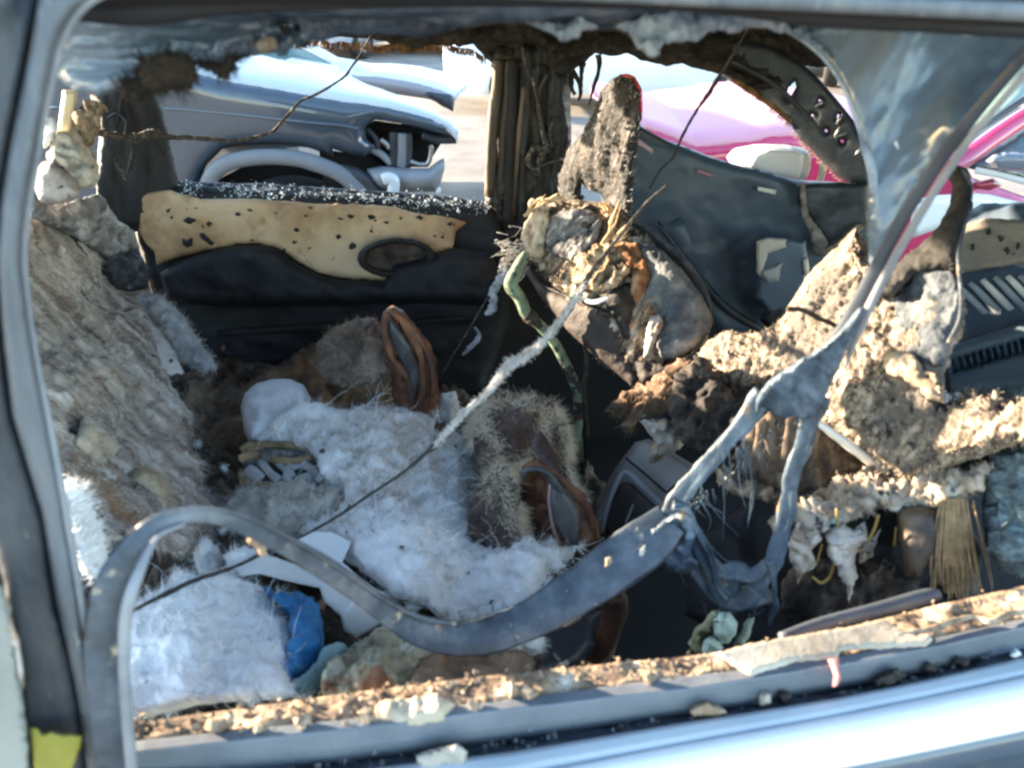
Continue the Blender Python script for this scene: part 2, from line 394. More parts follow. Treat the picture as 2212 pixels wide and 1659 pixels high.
K['paint_bl'] = M('blue_grey_paint', [(.05, .07, .10), (.075, .105, .145)], 9, .35, .1, 30, coat=.5, rvar=.1, spots=[((.24, .23, .21), 70, .66, .06), ((.16, .16, .155), 6, .6, .15)])
K['yellow'] = M('yellow_crayon', [(.17, .15, .014), (.26, .225, .03)], 30, .7, .3, 80)
K['pale_panel'] = M('pale_grey_green_panel', [(.22, .23, .21), (.3, .31, .28)], 8, .6)
K['wicker'] = M('wicker_tan', [(.10, .065, .03), (.30, .21, .11), (.42, .31, .17)], 30, .75, .5, 90)
K['grey_strip'] = M('grey_strip', [(.28, .30, .32), (.5, .51, .52)], 20, .6, .4, 60)
K['rag'] = M('burnt_rag', [(.12, .085, .06), (.40, .35, .30), (.62, .58, .55)], 22, .9, .7, 90, spots=[((.35, .2, .06), 16, .62, .08)])
K['debris'] = M('mixed_debris', [(.014, .012, .010), (.05, .034, .022), (.14, .10, .07), (.32, .29, .24)], 20, .9, .8, 90, spots=[((.16, .08, .04), 9, .56, .1)])
K['brown_sheet'] = M('brown_burnt_fabric', [(.03, .02, .015), (.11, .075, .05), (.2, .15, .11)], 14, .85, .7, 90)
K['teal_foam'] = M('pale_teal_foam', [(.36, .5, .44), (.62, .74, .68)], 14, .9, .6, 120, spots=[((.45, .42, .16), 12, .62, .1)])
K['pink'] = M('pink_strip', [(.62, .22, .2)], 10, .6)
K['bristle'] = M('brown_bristles', [(.10, .065, .035), (.34, .22, .11)], 60, .6)
K['glass_bits'] = glassy('broken_glass', (.85, .92, .93), .04, .85)

# ============================================================ SETTING: ground and sky-lit yard
def sheet(name, x0, x1, y0, y1, z, m, nx=2, ny=2, kind='structure', parent=None):
    V = [(x0 + (x1 - x0) * i / nx, y0 + (y1 - y0) * j / ny, z) for j in range(ny + 1) for i in range(nx + 1)]
    F = [(j * (nx + 1) + i, j * (nx + 1) + i + 1, (j + 1) * (nx + 1) + i + 1, (j + 1) * (nx + 1) + i) for j in range(ny) for i in range(nx)]
    return obj(name, V, F, m, parent, False, kind=kind)
K['ground'] = M('gravel_yard', [(.17, .142, .12), (.25, .215, .18), (.34, .295, .25)], 1.4, .9, .8, 40, spots=[((.09, .085, .085), 5, .62, .1)])
sheet('ground', -900, 900, -900, 900, 0, K['ground'])

# ============================================================ THE BURNT CAR (shell)
car = thing('burnt_car', 'burnt out car shell with charred pillars, melted windows and a beige scorched door panel', 'car', (0.3, 1.2, 0))
# floor pan, far sill and firewall close the shell below
MB().box((.55, 1.25, .30), (3.6, 1.62, .05)).build('floor_pan', K['void'], car)
MB().box((.55, .575, .55), (3.6, .05, .5)).build('door_shell', K['void'], car, label='dark inner shell of the near door')
MB().box((.55, .66, .20), (3.6, .06, .16)).build('rocker_panel', K['paint_bl'], car)
blob('side_sill', [(960, 470), (1200, 440), (1430, 470), (1700, 640), (2000, 700), (2050, 1150), (800, 1150), (820, 800), (980, 700)], 2.06, K['void'], car, front=.01, back=.04, edge=14, step=20, rough=0)
MB().box((-1.23, 1.28, .70), (.05, 1.6, .88)).build('rear_sun_block', K['char'], car)  # unseen rear panel, added to keep low sun off the bench
# roof: a shallow shell seen from below
V = []; F = []; nx, ny = 24, 10
for j in range(ny + 1):
    for i in range(nx + 1):
        x = -1.3 + 3.1 * i / nx; s = j / ny; y = .56 + 1.58 * s
        z = 1.625 - .115 * s + .045 * math.sin(s * math.pi) + (.10 * s * min(1, max(0, (-.35 - x) / .35)))
        if x > .85: z -= (x - .85) ** 2 * .42
        V.append((x, y, z))
n0 = len(V); V += [(a, b, c + .03) for a, b, c in V]
for j in range(ny):
    for i in range(nx):
        a = j * (nx + 1) + i; F.append((a, a + nx + 1, a + nx + 2, a + 1)); F.append((n0 + a, n0 + a + 1, n0 + a + nx + 2, n0 + a + nx + 1))
for i in range(nx):
    F.append((i, i + 1, n0 + i + 1, n0 + i)); a = ny * (nx + 1) + i; F.append((a + 1, a, n0 + a, n0 + a + 1))
for j in range(ny):
    a = j * (nx + 1); F.append((a + nx + 1, a, n0 + a, n0 + a + nx + 1)); a += nx; F.append((a, a + nx + 1, n0 + a + nx + 1, n0 + a))
obj('roof', V, F, [K['char_smooth']], car)
# near door: window frame along the top
tube('roof_rail', [(-60, -25, .56, 40), (300, -36, .57, 42), (900, -36, .58, 42), (1473, -26, .59, 44), (1980, -8, .60, 46), (2330, 6, .61, 48)], K['char_smooth'], car, flat=.8, seg=14)
tube('roof_shade_strip', [(130, 10, .575, 30), (300, 18, .58, 34), (500, 0, .585, 28), (740, -10, .585, 28), (1000, -16, .59, 28), (1400, -10, .60, 26), (1600, 10, .605, 24), (1800, 34, .61, 24), (2000, 46, .615, 22), (2330, 66, .62, 22)], M('shade_black', [(.006, .007, .010), (.014, .016, .02)], 9, .6, .3), car, flat=.7, seg=14)  # dark strip standing in for the roof's shade over the film top
tube('door_top_frame', [(150, -34, .52, 14), (600, -34, .53, 15), (1100, -24, .535, 17), (1473, -8, .54, 18), (1900, 10, .55, 19), (2330, 30, .56, 20)], K['frame_grey'], car, flat=.7, seg=12)
# far roof rail, with burnt fringe, and the arched front pillar
blob('side_rail', [(480, -20), (560, -80), (1500, -80), (1760, 20), (1830, 80)] + t(0, 2, [(1000, 420), (900, 430), (770, 430), (700, 560), (430, 590), (330, 500), (250, 480), (0, 412)])
     + t(0, 1, [(2100, 425), (1950, 385), (1850, 345), (1740, 365), (1640, 345), (1570, 400), (1470, 470), (1320, 470), (1000, 420), (930, 370), (850, 285), (600, 290), (480, 325), (200, 250), (0, 232)]) + t(0, 0, [(1950, 255), (1650, 330), (1450, 300)]) + [(470, 60)],
     [(600, 80, 2.06), (1100, 80, 2.06), (1500, 100, 2.03), (1700, 160, 1.98)], K['burnt_edge'], car, front=.03, back=.05, edge=22, step=7, rough=3, relief=[('fbm', 16, .02), ('ridge', 40, .008)], seed=2)
apil = blob('front_pillar', t(0, 2, [(330, 250), (560, 300), (770, 400), (900, 520), (1000, 640), (1110, 775), (1150, 870), (1230, 1080), (1240, 1190), (1090, 1185), (1000, 1130), (900, 1025), (760, 890), (700, 800), (580, 700), (430, 600), (250, 480)]),
     [(1580, 140, 2.0), (1740, 220, 1.93), (1860, 380, 1.86)], K['metal_dk'], car, front=.010, back=.04, edge=16, step=6, rough=.6, relief=[('fbm', 5, .003)], seed=4,
     holes=[t(0, 2, h) for h in ([(690, 560), (730, 525), (738, 560), (690, 640), (672, 620)], [(885, 640), (910, 650), (905, 672), (885, 665)], [(1005, 735), (1030, 745), (1026, 770), (1000, 762)], [(1028, 898), (1048, 905), (1042, 925), (1024, 915)], [(838, 735), (856, 742), (852, 757), (836, 750)], [(925, 832), (942, 840), (938, 855), (922, 848)])])
tube('pillar_lip', [p + (1.90, 5) for p in t(0, 2, [(330, 395), (600, 545), (760, 700), (900, 850), (1010, 970), (1120, 1110), (1180, 1180)])], K['metal_dk'], car, flat=.8)
for q in ([(860, 690), (905, 650)], [(1000, 800), (1030, 735)], [(850, 745), (885, 810)], [(985, 885), (1060, 860)], [(1120, 1000), (1155, 960)], [(1020, 820), (985, 880)]):
    a, b = t(0, 2, q); tube('pillar_clip', [a + (1.855, 2.2), ((a[0] + b[0]) / 2 + 1, (a[1] + b[1]) / 2, 1.85, 3.2), b + (1.855, 2.2)], K['steel'], car, k=3, seg=6)
tube('pillar_trim', [p + (1.93, r_) for p, r_ in zip(t(0, 2, [(320, 510), (440, 580), (560, 665), (720, 800), (860, 950), (980, 1060), (1085, 1170)]), (4, 6, 5, 5, 7, 7, 6))], K['orange_edge'], car, flat=.7, rough=.6, rsc=60)
fr = MB(); rs = random.Random(3)
for k in range(260):
    s = rs.random(); pts_ = t(0, 2, [(330, 520), (560, 670), (740, 840), (880, 990), (1060, 1160)])
    i = min(3, int(s * 4)); f_ = s * 4 - i
    u = pts_[i][0] * (1 - f_) + pts_[i + 1][0] * f_; v = pts_[i][1] * (1 - f_) + pts_[i + 1][1] * f_
    ln = rs.uniform(3, 13)
    fr.tube([(u, v, 1.93, .8), (u - ln * .5 + rs.gauss(0, 2), v + ln * .6, 1.93, .6), (u - ln + rs.gauss(0, 3), v + ln * .8, 1.94, .2)], k=2, seg=3)
fr.build('frayed_fringe', K['fibre_tan'], car, kind='stuff')
fr = MB()
for k in range(420):
    u = rs.uniform(560, 1050); v = 108 - 24 * max(0, 1 - abs(u - 690) / 110) * .5 + (max(0, u - 980) * .35) + 8 * noise.noise(Vector((u * .03, 0, 0)))
    ln = rs.uniform(3, 11)
    fr.tube([(u, v - 12, 2.03, 1.6), (u + rs.gauss(0, 2), v - 4 + ln * .5, 2.03, 1.2), (u + rs.gauss(0, 3), v - 4 + ln, 2.03, .3)], k=2, seg=3)
fr.build('charred_fringe', K['orange_edge'], car, kind='stuff')
# hanging shreds under the rail beside the centre pillar
for q in ([(1480, 440), (1530, 520), (1545, 600), (1530, 650)], [(1490, 470), (1485, 560), (1510, 610)], [(1660, 350), (1665, 440), (1630, 560), (1600, 680)], [(1560, 400), (1550, 470), (1548, 560)]):
    tube('melted_shred', [p + (2.0, r_) for p, r_ in zip(t(0, 1, q), (7, 4.5, 4, 1.5))], K['burnt_edge'], car, rough=.5, rsc=60, flat=.5)
tube('melted_shred', [p + (2.0, r_) for p, r_ in zip(t(0, 0, [(960, 640), (1000, 800), (1060, 1000)]), (3, 3, 2))], K['char'], car)
# centre pillar, a folded pressing
pil = thing_pil = blob('centre_pillar', t(0, 1, [(1010, 300), (1100, 280), (1300, 280), (1470, 330), (1495, 480), (1478, 640), (1485, 900), (1450, 1200), (1330, 1560), (1040, 1575), (1000, 1400), (925, 1290), (945, 900), (965, 620), (985, 400)]),
     [(1070, 120, 2.04), (1200, 120, 2.03), (1100, 400, 2.02), (1200, 500, 1.99)], K['soot_metal'], car, front=.03, back=.05, edge=20, step=6, rough=1.2, relief=[('fbm', (34, 34, 2.2), .022), ('fbm', (70, 70, 6), .006)], seed=5)
for q, r_, mm in (([(1020, 380), (1000, 600), (975, 900), (955, 1270)], 12, 'pillar_tan'), ([(1075, 390), (1062, 600), (1040, 900), (1020, 1300)], 7, 'pillar_tan'), ([(1180, 560), (1150, 800), (1130, 1050), (1110, 1400)], 6, 'pillar_tan'),
                  ([(1110, 380), (1100, 700), (1085, 1000), (1075, 1480)], 12, 'char'), ([(1415, 560), (1410, 800), (1395, 1000), (1340, 1250)], 2.2, 'metal_dk'), ([(1330, 480), (1290, 560), (1270, 700), (1300, 900)], 4, 'pillar_tan')):
    tube('pillar_fold', [p + (1.985, r_) for p in t(0, 1, q)], K[mm], car, flat=.7, rough=.35, rsc=14)
tube('burnt_wire', [p + (1.965, r_) for p, r_ in zip(t(0, 1, [(1170, 300), (1190, 420), (1250, 560), (1285, 760), (1300, 860), (1330, 940)]), (3, 4, 3.5, 4, 6, 7))], K['cord'], car, rough=.5, rsc=80)
tube('burnt_wire', [p + (1.96, r_) for p, r_ in zip(t(0, 1, [(1330, 960), (1250, 960), (1205, 1030), (1240, 1090), (1310, 1060), (1420, 1030)]), (8, 7, 6, 5, 4, 3))], K['cord'], car, rough=.5, rsc=80)
tube('burnt_wire', [p + (1.96, r_) for p, r_ in zip(t(0, 1, [(1375, 760), (1345, 850), (1355, 950), (1290, 1000), (1270, 1130)]), (1.5, 2.5, 3, 7, 2))], K['cord'], car, rough=.4, rsc=80)
# rear pillar (dark) behind the bench
blob('rear_pillar', t(0, 0, [(560, 480), (760, 540), (1010, 560), (1050, 700), (1085, 850), (1120, 1020), (1160, 1200), (1120, 1300), (900, 1500), (700, 1500), (620, 1250), (640, 900)]),
     [(220, 220, 2.0), (370, 220, 2.06), (240, 470, 1.95), (370, 420, 2.02)], K['char_smooth'], car, front=.03, back=.06, edge=26, step=8, relief=[('fbm', (22, 22, 3), .02)], seed=6)
tube('pillar_seam', [p + (1.97, 3.5) for p in t(0, 0, [(790, 600), (770, 750), (720, 950), (690, 1150)])], K['char_smooth'], car)
tube('pillar_ring', [p + (1.965, 3) for p in t(0, 0, [(700, 760), (760, 730), (815, 790), (800, 880), (750, 930), (715, 960), (760, 1010)])], K['metal_dk'], car)
tube('burnt_wire', [p + (1.96, r_) for p, r_ in zip(t(0, 0, [(715, 960), (760, 1070), (800, 1120), (820, 1180)]), (3, 5, 6, 3))], K['cord'], car, rough=.5, rsc=70)
tube('burnt_wire', [p + (1.96, r_) for p, r_ in zip(t(0, 0, [(860, 950), (840, 1050), (815, 1160)]), (2, 3, 2))], K['cord'], car, rough=.4, rsc=70)
# far rear door
DOOR = [(320, 420, 2.02), (1060, 440, 2.0), (340, 780, 1.96), (1000, 780, 1.92)]
dr = blob('rear_door', [(270, 425), (385, 396), (720, 414), (1070, 446), (1100, 520), (1100, 700), (1040, 860), (900, 930), (600, 930), (420, 860), (330, 640)], DOOR, K['char_smooth'], car,
     front=.03, back=.06, edge=26, step=11, rough=1, relief=[('fbm', (4, 4, 16), .014), ('fbm', 24, .004)], seed=8, label='charred far rear door with a beige scorched trim panel')
blob('trim_panel', [(290, 425), (320, 414), (367, 411), (434, 430), (520, 428), (600, 432), (700, 440), (800, 441), (850, 446), (900, 460), (975, 470), (1008, 480), (985, 500), (978, 538), (940, 548), (900, 560), (880, 565), (840, 570), (835, 606), (800, 604), (740, 600), (690, 590), (640, 563), (600, 534), (560, 525), (510, 528), (430, 545), (370, 560), (340, 572), (335, 545), (312, 520), (300, 500)],
     [(u, v, y - .045) for u, v, y in DOOR], K['beige'], dr, front=.014, back=.01, edge=12, step=6, rough=2, relief=[('fbm', 5, .012), ('fbm', 30, .002)], seed=9)
# armrest wave and speaker pod
blob('armrest', [(345, 590), (380, 566), (440, 545), (510, 530), (560, 527), (600, 537), (640, 568), (690, 594), (740, 604), (830, 608), (850, 570), (940, 546), (985, 534), (1060, 540), (1085, 600), (1060, 660), (900, 655), (700, 660), (500, 665), (360, 650)],
     [(u, v, y - .06) for u, v, y in DOOR], K['char_smooth'], dr, front=.045, back=.02, edge=26, step=8, rough=1, relief=[('fbm', 14, .01)], seed=10)
def oval(cx, cy, a, b, rot=0, n=22): return [(cx + a * math.cos(6.2832 * k / n) * math.cos(rot) - b * math.sin(6.2832 * k / n) * math.sin(rot), cy + a * math.cos(6.2832 * k / n) * math.sin(rot) + b * math.sin(6.2832 * k / n) * math.cos(rot)) for k in range(n)]
sp = blob('speaker_ring', oval(856, 556, 84, 43, -.04), 1.888, K['char'], dr, front=.02, back=.03, edge=12, step=6, rough=1, relief=[('fbm', 30, .004)], holes=[oval(858, 556, 66, 30, -.04)], seed=11)
blob('speaker_cone', oval(858, 556, 72, 36, -.04), 1.902, M('scorched_speaker', [(.01, .009, .009), (.05, .03, .022), (.13, .075, .05)], 34, .7, .6, 90), dr, front=-.004, back=.03, edge=50, step=7, relief=[('fbm', 30, .008)], seed=12)
blob('door_lip', [(380, 392), (560, 396), (740, 408), (930, 420), (1070, 440), (1075, 462), (1000, 466), (900, 456), (800, 440), (600, 430), (430, 428), (385, 412)], 2.03, K['metal_dk'], dr, front=.01, back=.05, edge=8, step=6, rough=1.5, relief=[('fbm', 40, .008)], seed=13)
gb = MB(); rs = random.Random(9)
for k in range(1700):
    u = rs.uniform(385, 1060)
    if noise.noise(Vector((u * .03, 1.7, 0))) < rs.uniform(-.7, .5): continue
    f_ = (u - 385) / 675
    v = 402 + f_ * 36 + f_ * f_ * 6 + rs.gauss(4, 10) + (8 if u > 850 else 0) * rs.random(); 
    gb.chip(P(u, v, 2.0 + rs.uniform(-.04, .02)), rs.uniform(.0008, .0026) * (2.4 if rs.random() < .05 else 1), .7, rs)
gb.build('glass_crumbs', M('glass_crumbs', [(.25, .28, .31), (.55, .6, .62), (.8, .82, .82)], 70, .12), dr, kind='stuff')
blob('pad_flake', t(0, 0, [(1195, 1560), (1250, 1535), (1240, 1590), (1200, 1600)]), 1.93, K['char'], dr, front=.003, back=.003, edge=4, step=4)
for q in ([(1290, 1510), (1320, 1505), (1385, 1570), (1370, 1592), (1300, 1540)], [(1180, 1430), (1215, 1405), (1270, 1420), (1230, 1450)], [(1070, 1360), (1110, 1340), (1100, 1370), (1085, 1380)], [(1095, 1400), (1125, 1395), (1110, 1418)], [(1180, 1540), (1200, 1545), (1195, 1590), (1180, 1580)]):
    blob('pad_flake', t(0, 0, q), 1.93, K['char'], dr, front=.003, back=.003, edge=4, step=4)
rs = random.Random(15)
for k in range(26):
    u = rs.uniform(380, 990); v = rs.choice([rs.gauss(520 if u < 600 else 500, 22), 446 + (u - 380) * .045 + rs.uniform(0, 14)]); a_ = rs.uniform(2.5, 8)
    blob('pad_flake', [(u + math.cos(q) * a_ * rs.uniform(.5, 1.4), v + math.sin(q) * a_ * rs.uniform(.3, .9)) for q in (0, .9, 1.9, 2.9, 3.9, 5)], depth(DOOR, np.array([[u, v]]))[0] - .064, K['char'], dr, front=.003, back=.004, edge=3, step=4)
# door lower ridges
for v0 in (700, 745, 800):
    tube('door_ridge', [(470, v0 + 20, 1.93, 8), (650, v0 + 8, 1.92, 10), (850, v0, 1.91, 9), (1000, v0 - 14, 1.90, 6)], K['char_smooth'], dr, flat=.6, rough=.2)
# far front door
FD = [(1380, 270, 2.0), (1877, 394, 1.9), (1450, 640, 1.93), (1700, 720, 1.86)]
fd = blob('front_door', [(1360, 255), (1380, 268), (1420, 295), (1477, 316), (1540, 340), (1597, 357), (1720, 388), (1880, 396), (1890, 560), (1800, 720), (1680, 740), (1560, 720), (1480, 640), (1380, 560), (1345, 440)], FD, K['door_blue'], car,
     front=.025, back=.05, edge=18, step=9, rough=.5, relief=[('fbm', 3, .02)], seed=15,
     label='blue grey bare inner skin of the far front door')
for q, cc in ((t(0, 1, [(1915, 905), (1925, 900), (2015, 965), (2008, 995), (1918, 935)]), (.62, .42, .46)), (t(0, 2, [(92, 1098), (110, 1092), (203, 1128), (196, 1150), (100, 1120)]), (.40, .2, .26)), (t(0, 2, [(490, 1205), (610, 1225), (605, 1260), (487, 1232)]), (.8, .76, .70))):
    blob('slot_plate', q, depth(FD, np.array([q[0]]))[0] - .046, M('pale_slot_plate', [cc], 20, .4), fd, front=.004, back=.004, edge=3, step=4, rough=.3)
tube('door_belt_rail', [(1374, 282, 1.97, 12), (1477, 336, 1.955, 13), (1597, 378, 1.94, 13), (1720, 408, 1.92, 14)], M('belt_rail', [(.03, .035, .042), (.055, .06, .068)], 8, .5, .2, 50), fd, flat=.4)
tube('panel_bulge', [(1450, 480, 1.93, 26), (1520, 590, 1.92, 34), (1600, 690, 1.90, 30)], K['door_blue'], fd, flat=.4)
tube('door_rail', [(1420, 480, 1.9, 5), (1500, 585, 1.88, 7), (1570, 665, 1.86, 9), (1660, 720, 1.84, 9)], K['metal_dk'], fd, flat=.6)
blob('glass_run', t(0, 2, [(742, 1180), (1210, 1182), (1212, 1440), (1100, 1530), (930, 1600), (820, 1450), (740, 1300)]), 1.86, K['metal_dk'], fd, front=.02, back=.03, edge=14, step=8, relief=[('fbm', 12, .008)], seed=16)
tube('burnt_strip', [p + (1.82, r_) for p, r_ in zip(t(0, 2, [(780, 1180), (785, 1280), (800, 1400), (850, 1480), (890, 1560), (880, 1650)]), (5, 6, 7, 9, 13, 12))], M('grey_brown_strip', [(.07, .05, .035), (.2, .17, .14), (.34, .31, .28)], 34, .8, .7), fd, flat=.5, rough=.5, rsc=50)
tube('ash_line', [p + (1.80, r_) for p, r_ in zip(t(0, 2, [(940, 1630), (1030, 1560), (1110, 1490), (1190, 1450)]), (5, 6, 8, 4))], K['ash_chip'], fd, flat=.5, rough=.7, rsc=60)
# pull handle bracket
K['bracket'] = M('blue_bracket', [(.07, .10, .135), (.11, .145, .185)], 9, .45, .2)
hb = blob('handle_bracket', [(1637, 517), (1648, 514), (1700, 514), (1742, 520), (1747, 575), (1740, 640), (1720, 672), (1660, 680), (1630, 640), (1640, 590)], 1.79, K['bracket'], fd, front=.03, back=.05, edge=10, step=6, seed=17)
blob('handle_plate', [(1634, 520), (1660, 513), (1698, 516), (1700, 535), (1660, 548), (1645, 600), (1634, 590)], 1.765, M('beige_bracket', [(.5, .43, .33), (.62, .56, .46)], 20, .6, .3), hb, front=.012, back=.01, edge=6, step=4, rough=1.5)
blob('handle_grip', [(1640, 585), (1690, 566), (1682, 605), (1655, 612)], 1.76, M('grey_beige_grip', [(.34, .33, .3), (.44, .42, .38)], 20, .5), hb, front=.014, back=.01, edge=8, step=5)
blob('pocket_cup', [(1640, 690), (1655, 660), (1690, 645), (1712, 660), (1700, 700), (1660, 712)], 1.79, K['metal_dk'], hb, front=.03, back=.03, edge=18, step=6)
blob('bracket_tab', [(1733, 560), (1746, 556), (1748, 590), (1738, 604)], 1.755, K['fibre_cream'], hb, front=.006, back=.006, edge=4, step=4)
# mirror on the far door
mi = blob('door_mirror', t(0, 2, [(368, 1072), (385, 1020), (440, 960), (560, 935), (700, 940), (785, 958), (804, 1010), (800, 1080), (770, 1165), (560, 1125)]), 2.10, M('pale_mirror_shell', [(.62, .57, .48), (.74, .69, .6)], 8, .5), fd, front=.05, back=.12, edge=22, step=6, rough=.3, dirn=(.25, -1, .1))
blob('mirror_glass', t(0, 2, [(430, 1075), (470, 1000), (560, 965), (740, 968), (784, 1000), (780, 1080), (755, 1150), (560, 1120)]), 2.045, M('mirror_face', [(.74, .72, .68)], 8, .25), mi, front=.006, back=.01, edge=6, step=7, rough=.2)
tube('mirror_stem', [p + (2.04, 7) for p in t(0, 2, [(915, 1050), (905, 1120), (890, 1175)])], M('pale_stem', [(.55, .5, .38)], 9, .5), fd)
# dashboard seen past the driver seat
DB = [(1900, 420, 1.75), (2212, 470, 1.55), (2000, 800, 1.45), (2250, 840, 1.30)]
db = blob('dashboard', [(2060, 470), (2120, 440), (2300, 430), (2320, 600), (2320, 860), (2200, 870), (2030, 840), (1980, 700), (2020, 560)], DB, K['door_blue'], car, front=.02, back=.08, edge=24, step=10, relief=[('fbm', 6, .015)], seed=18)
blob('dash_trim', [(2062, 490), (2130, 470), (2230, 475), (2300, 470), (2300, 566), (2230, 566), (2140, 580), (2070, 590)], [(u, v, y - .05) for u, v, y in DB], M('grey_beige_dash', [(.16, .13, .10), (.26, .215, .165)], 14, .7, .4, spots=[((.02, .018, .018), 30, .66, .03)]), db, front=.012, back=.012, edge=8, step=6, rough=2, seed=19)
rs = random.Random(8)
for (x_, y_) in ((1985, 1500), (1880, 1600), (2105, 1625), (2060, 1540), (2170, 1590)):
    c_ = t(0, 2, [(x_, y_)])[0]
    blob('burnt_fleck', [(c_[0] + math.cos(a_) * rs.uniform(3, 9), c_[1] + math.sin(a_) * rs.uniform(5, 12)) for a_ in (0, .8, 1.7, 2.5, 3.4, 4.3, 5.3)], depth(DB, np.array([c_]))[0] - .066, K['char'], db, front=.003, back=.004, edge=3, step=3, rough=1)
tube('dash_edge', [(2080, 607, 1.52, 9), (2140, 588, 1.50, 9), (2220, 566, 1.46, 10), (2320, 540, 1.42, 10)], K['plastic_grey'], db, flat=.5)
vo = blob('vent_opening', [(2075, 618), (2140, 598), (2310, 560), (2310, 690), (2200, 690), (2070, 715)], [(u, v, y - .015) for u, v, y in DB], K['void'], db, front=.004, back=.02, edge=10, step=10)
for k in range(9):
    u = 2068 + k * 27; v = 640 - k * 4
    a = (u, v - 30 + abs(k - 3) * 2, 1.47 - k * .012, 6); b = (u + 95, v + 70, 1.42 - k * .012, 7)
    tube('vent_fin', [a, ((a[0] + b[0]) / 2, (a[1] + b[1]) / 2, (a[2] + b[2]) / 2, 8), b], M('pale_vent_fin', [(.4, .37, .32), (.55, .51, .44)], 20, .6) if k in (2, 4) else K['plastic_grey'], vo, k=3, flat=.35, seg=8)
gp = blob('grille_panel', [(2040, 748), (2120, 725), (2230, 690), (2330, 662), (2330, 815), (2230, 832), (2120, 842), (2045, 850)], [(u, v, y - .07) for u, v, y in DB], M('blue_grey_grille', [(.05, .075, .095), (.075, .105, .125)], 8, .5, .2), db, front=.02, back=.04, edge=10, step=7, rough=.3,
     holes=[[(2052 + k * 15, 776 - k * 4.2), (2060 + k * 15, 774 - k * 4.2), (2067 + k * 15, 800 - k * 4.2), (2060 + k * 15, 804 - k * 4.2)] for k in range(16)])
# near door: sill in long steps, one strip behind the other
def sill(name, rows, m, thick=.02, relief=0, rsc=40, nu=120, parent=car, **kw):
    """rows: lists of (u, v, z) points from left to right; the strip runs from the first row to the last, then down."""
    G = []
    for r_ in rows:
        c = np.array([[p[0], p[1], YZ(*p)] for p in r_])
        s = np.linspace(0, len(c) - 1, nu); g = np.stack([np.interp(s, range(len(c)), c[:, k]) for k in range(3)], 1)
        G.append(Pn(g[:, :2], g[:, 2]))
    G = np.array(G); k_, n_ = G.shape[:2]
    sub = []; ms = 7 if relief else 3
    for i in range(k_ - 1):
        for s in np.linspace(0, 1, ms, endpoint=False): sub.append(G[i] * (1 - s) + G[i + 1] * s)
    sub.append(G[-1]); A = np.array(sub)
    if relief:
        for i in range(1, len(A) - 1):
            for j in range(n_):
                A[i, j, 2] += noise.fractal(Vector(A[i, j] * rsc), .8, 2.1, 5) * relief
    B = A.copy(); B[:, :, 2] -= thick
    V = np.r_[A.reshape(-1, 3), B.reshape(-1, 3)]; m_ = len(A); o = m_ * n_; F = []
    for i in range(m_ - 1):
        for j in range(n_ - 1):
            a = i * n_ + j; F.append((a, a + n_, a + n_ + 1, a + 1)); F.append((o + a, o + a + 1, o + a + n_ + 1, o + a + n_))
    for j in range(n_ - 1):
        F.append((j, j + 1, o + j + 1, o + j)); a = (m_ - 1) * n_ + j; F.append((a + 1, a, o + a, o + a + 1))
    for i in range(m_ - 1):
        a = i * n_; F.append((a + n_, a, o + a, o + a + n_)); a += n_ - 1; F.append((a, a + n_, o + a + n_, o + a))
    ob = obj(name, V, F, m, parent, True, **kw); ob['_'] = 0; del ob['_']
    return ob, A
ZS = 1.0
U_ = (200, 300, 738, 1100, 1473, 1800, 2014, 2330)
ash_o, ASH = sill('ash_ledge', [[(200, 1600, ZS), (300, 1562, ZS), (738, 1500, ZS), (1100, 1455, ZS), (1473, 1420, ZS), (1600, 1404, ZS), (1800, 1364, ZS), (2014, 1310, ZS), (2330, 1240, ZS)],
                        [(200, 1630, ZS + .004), (300, 1600, ZS + .004), (738, 1555, ZS + .004), (1100, 1510, ZS + .004), (1473, 1462, ZS + .004), (1600, 1448, ZS + .004), (1800, 1420, ZS + .004), (2014, 1380, ZS + .004), (2330, 1310, ZS + .004)]], K['ash'], .03, .006, 34, nu=300)
rail_o, _ = sill('grey_window_rail', [[(200, 1632, ZS + .006), (300, 1601, ZS + .006), (738, 1556, ZS + .006), (1100, 1511, ZS + .006), (1473, 1463, ZS + .006), (1600, 1449, ZS + .006), (1800, 1421, ZS + .006), (2014, 1381, ZS + .006), (2330, 1311, ZS + .006)],
                        [(200, 1660, ZS + .008), (300, 1625, ZS + .008), (738, 1576, ZS + .008), (1100, 1533, ZS + .008), (1473, 1490, ZS + .008), (1600, 1470, ZS + .008), (1800, 1440, ZS + .008), (2014, 1400, ZS + .008), (2330, 1330, ZS + .008)],
                        [(200, 1690, ZS - .01), (300, 1655, ZS - .01), (738, 1622, ZS - .01), (1100, 1574, ZS - .01), (1473, 1522, ZS - .01), (1600, 1504, ZS - .01), (1800, 1468, ZS - .01), (2014, 1428, ZS - .01), (2330, 1352, ZS - .01)]], K['rail'], .03, .0012, 14, nu=100)
ch_o, CHN = sill('window_channel', [[(200, 1691, ZS - .012), (300, 1656, ZS - .012), (738, 1623, ZS - .012), (1100, 1575, ZS - .012), (1473, 1523, ZS - .012), (1800, 1469, ZS - .012), (2014, 1429, ZS - .012), (2330, 1353, ZS - .012)],
                        [(200, 1740, ZS - .03), (738, 1650, ZS - .03), (1100, 1606, ZS - .03), (1473, 1545, ZS - .03), (1800, 1496, ZS - .03), (2014, 1452, ZS - .03), (2330, 1374, ZS - .03)],
                        [(200, 1760, ZS - .022), (738, 1668, ZS - .022), (1100, 1625, ZS - .022), (1473, 1562, ZS - .022), (1800, 1510, ZS - .022), (2014, 1466, ZS - .022), (2330, 1392, ZS - .022)]], K['channel'], .03, .004, 40, nu=160)
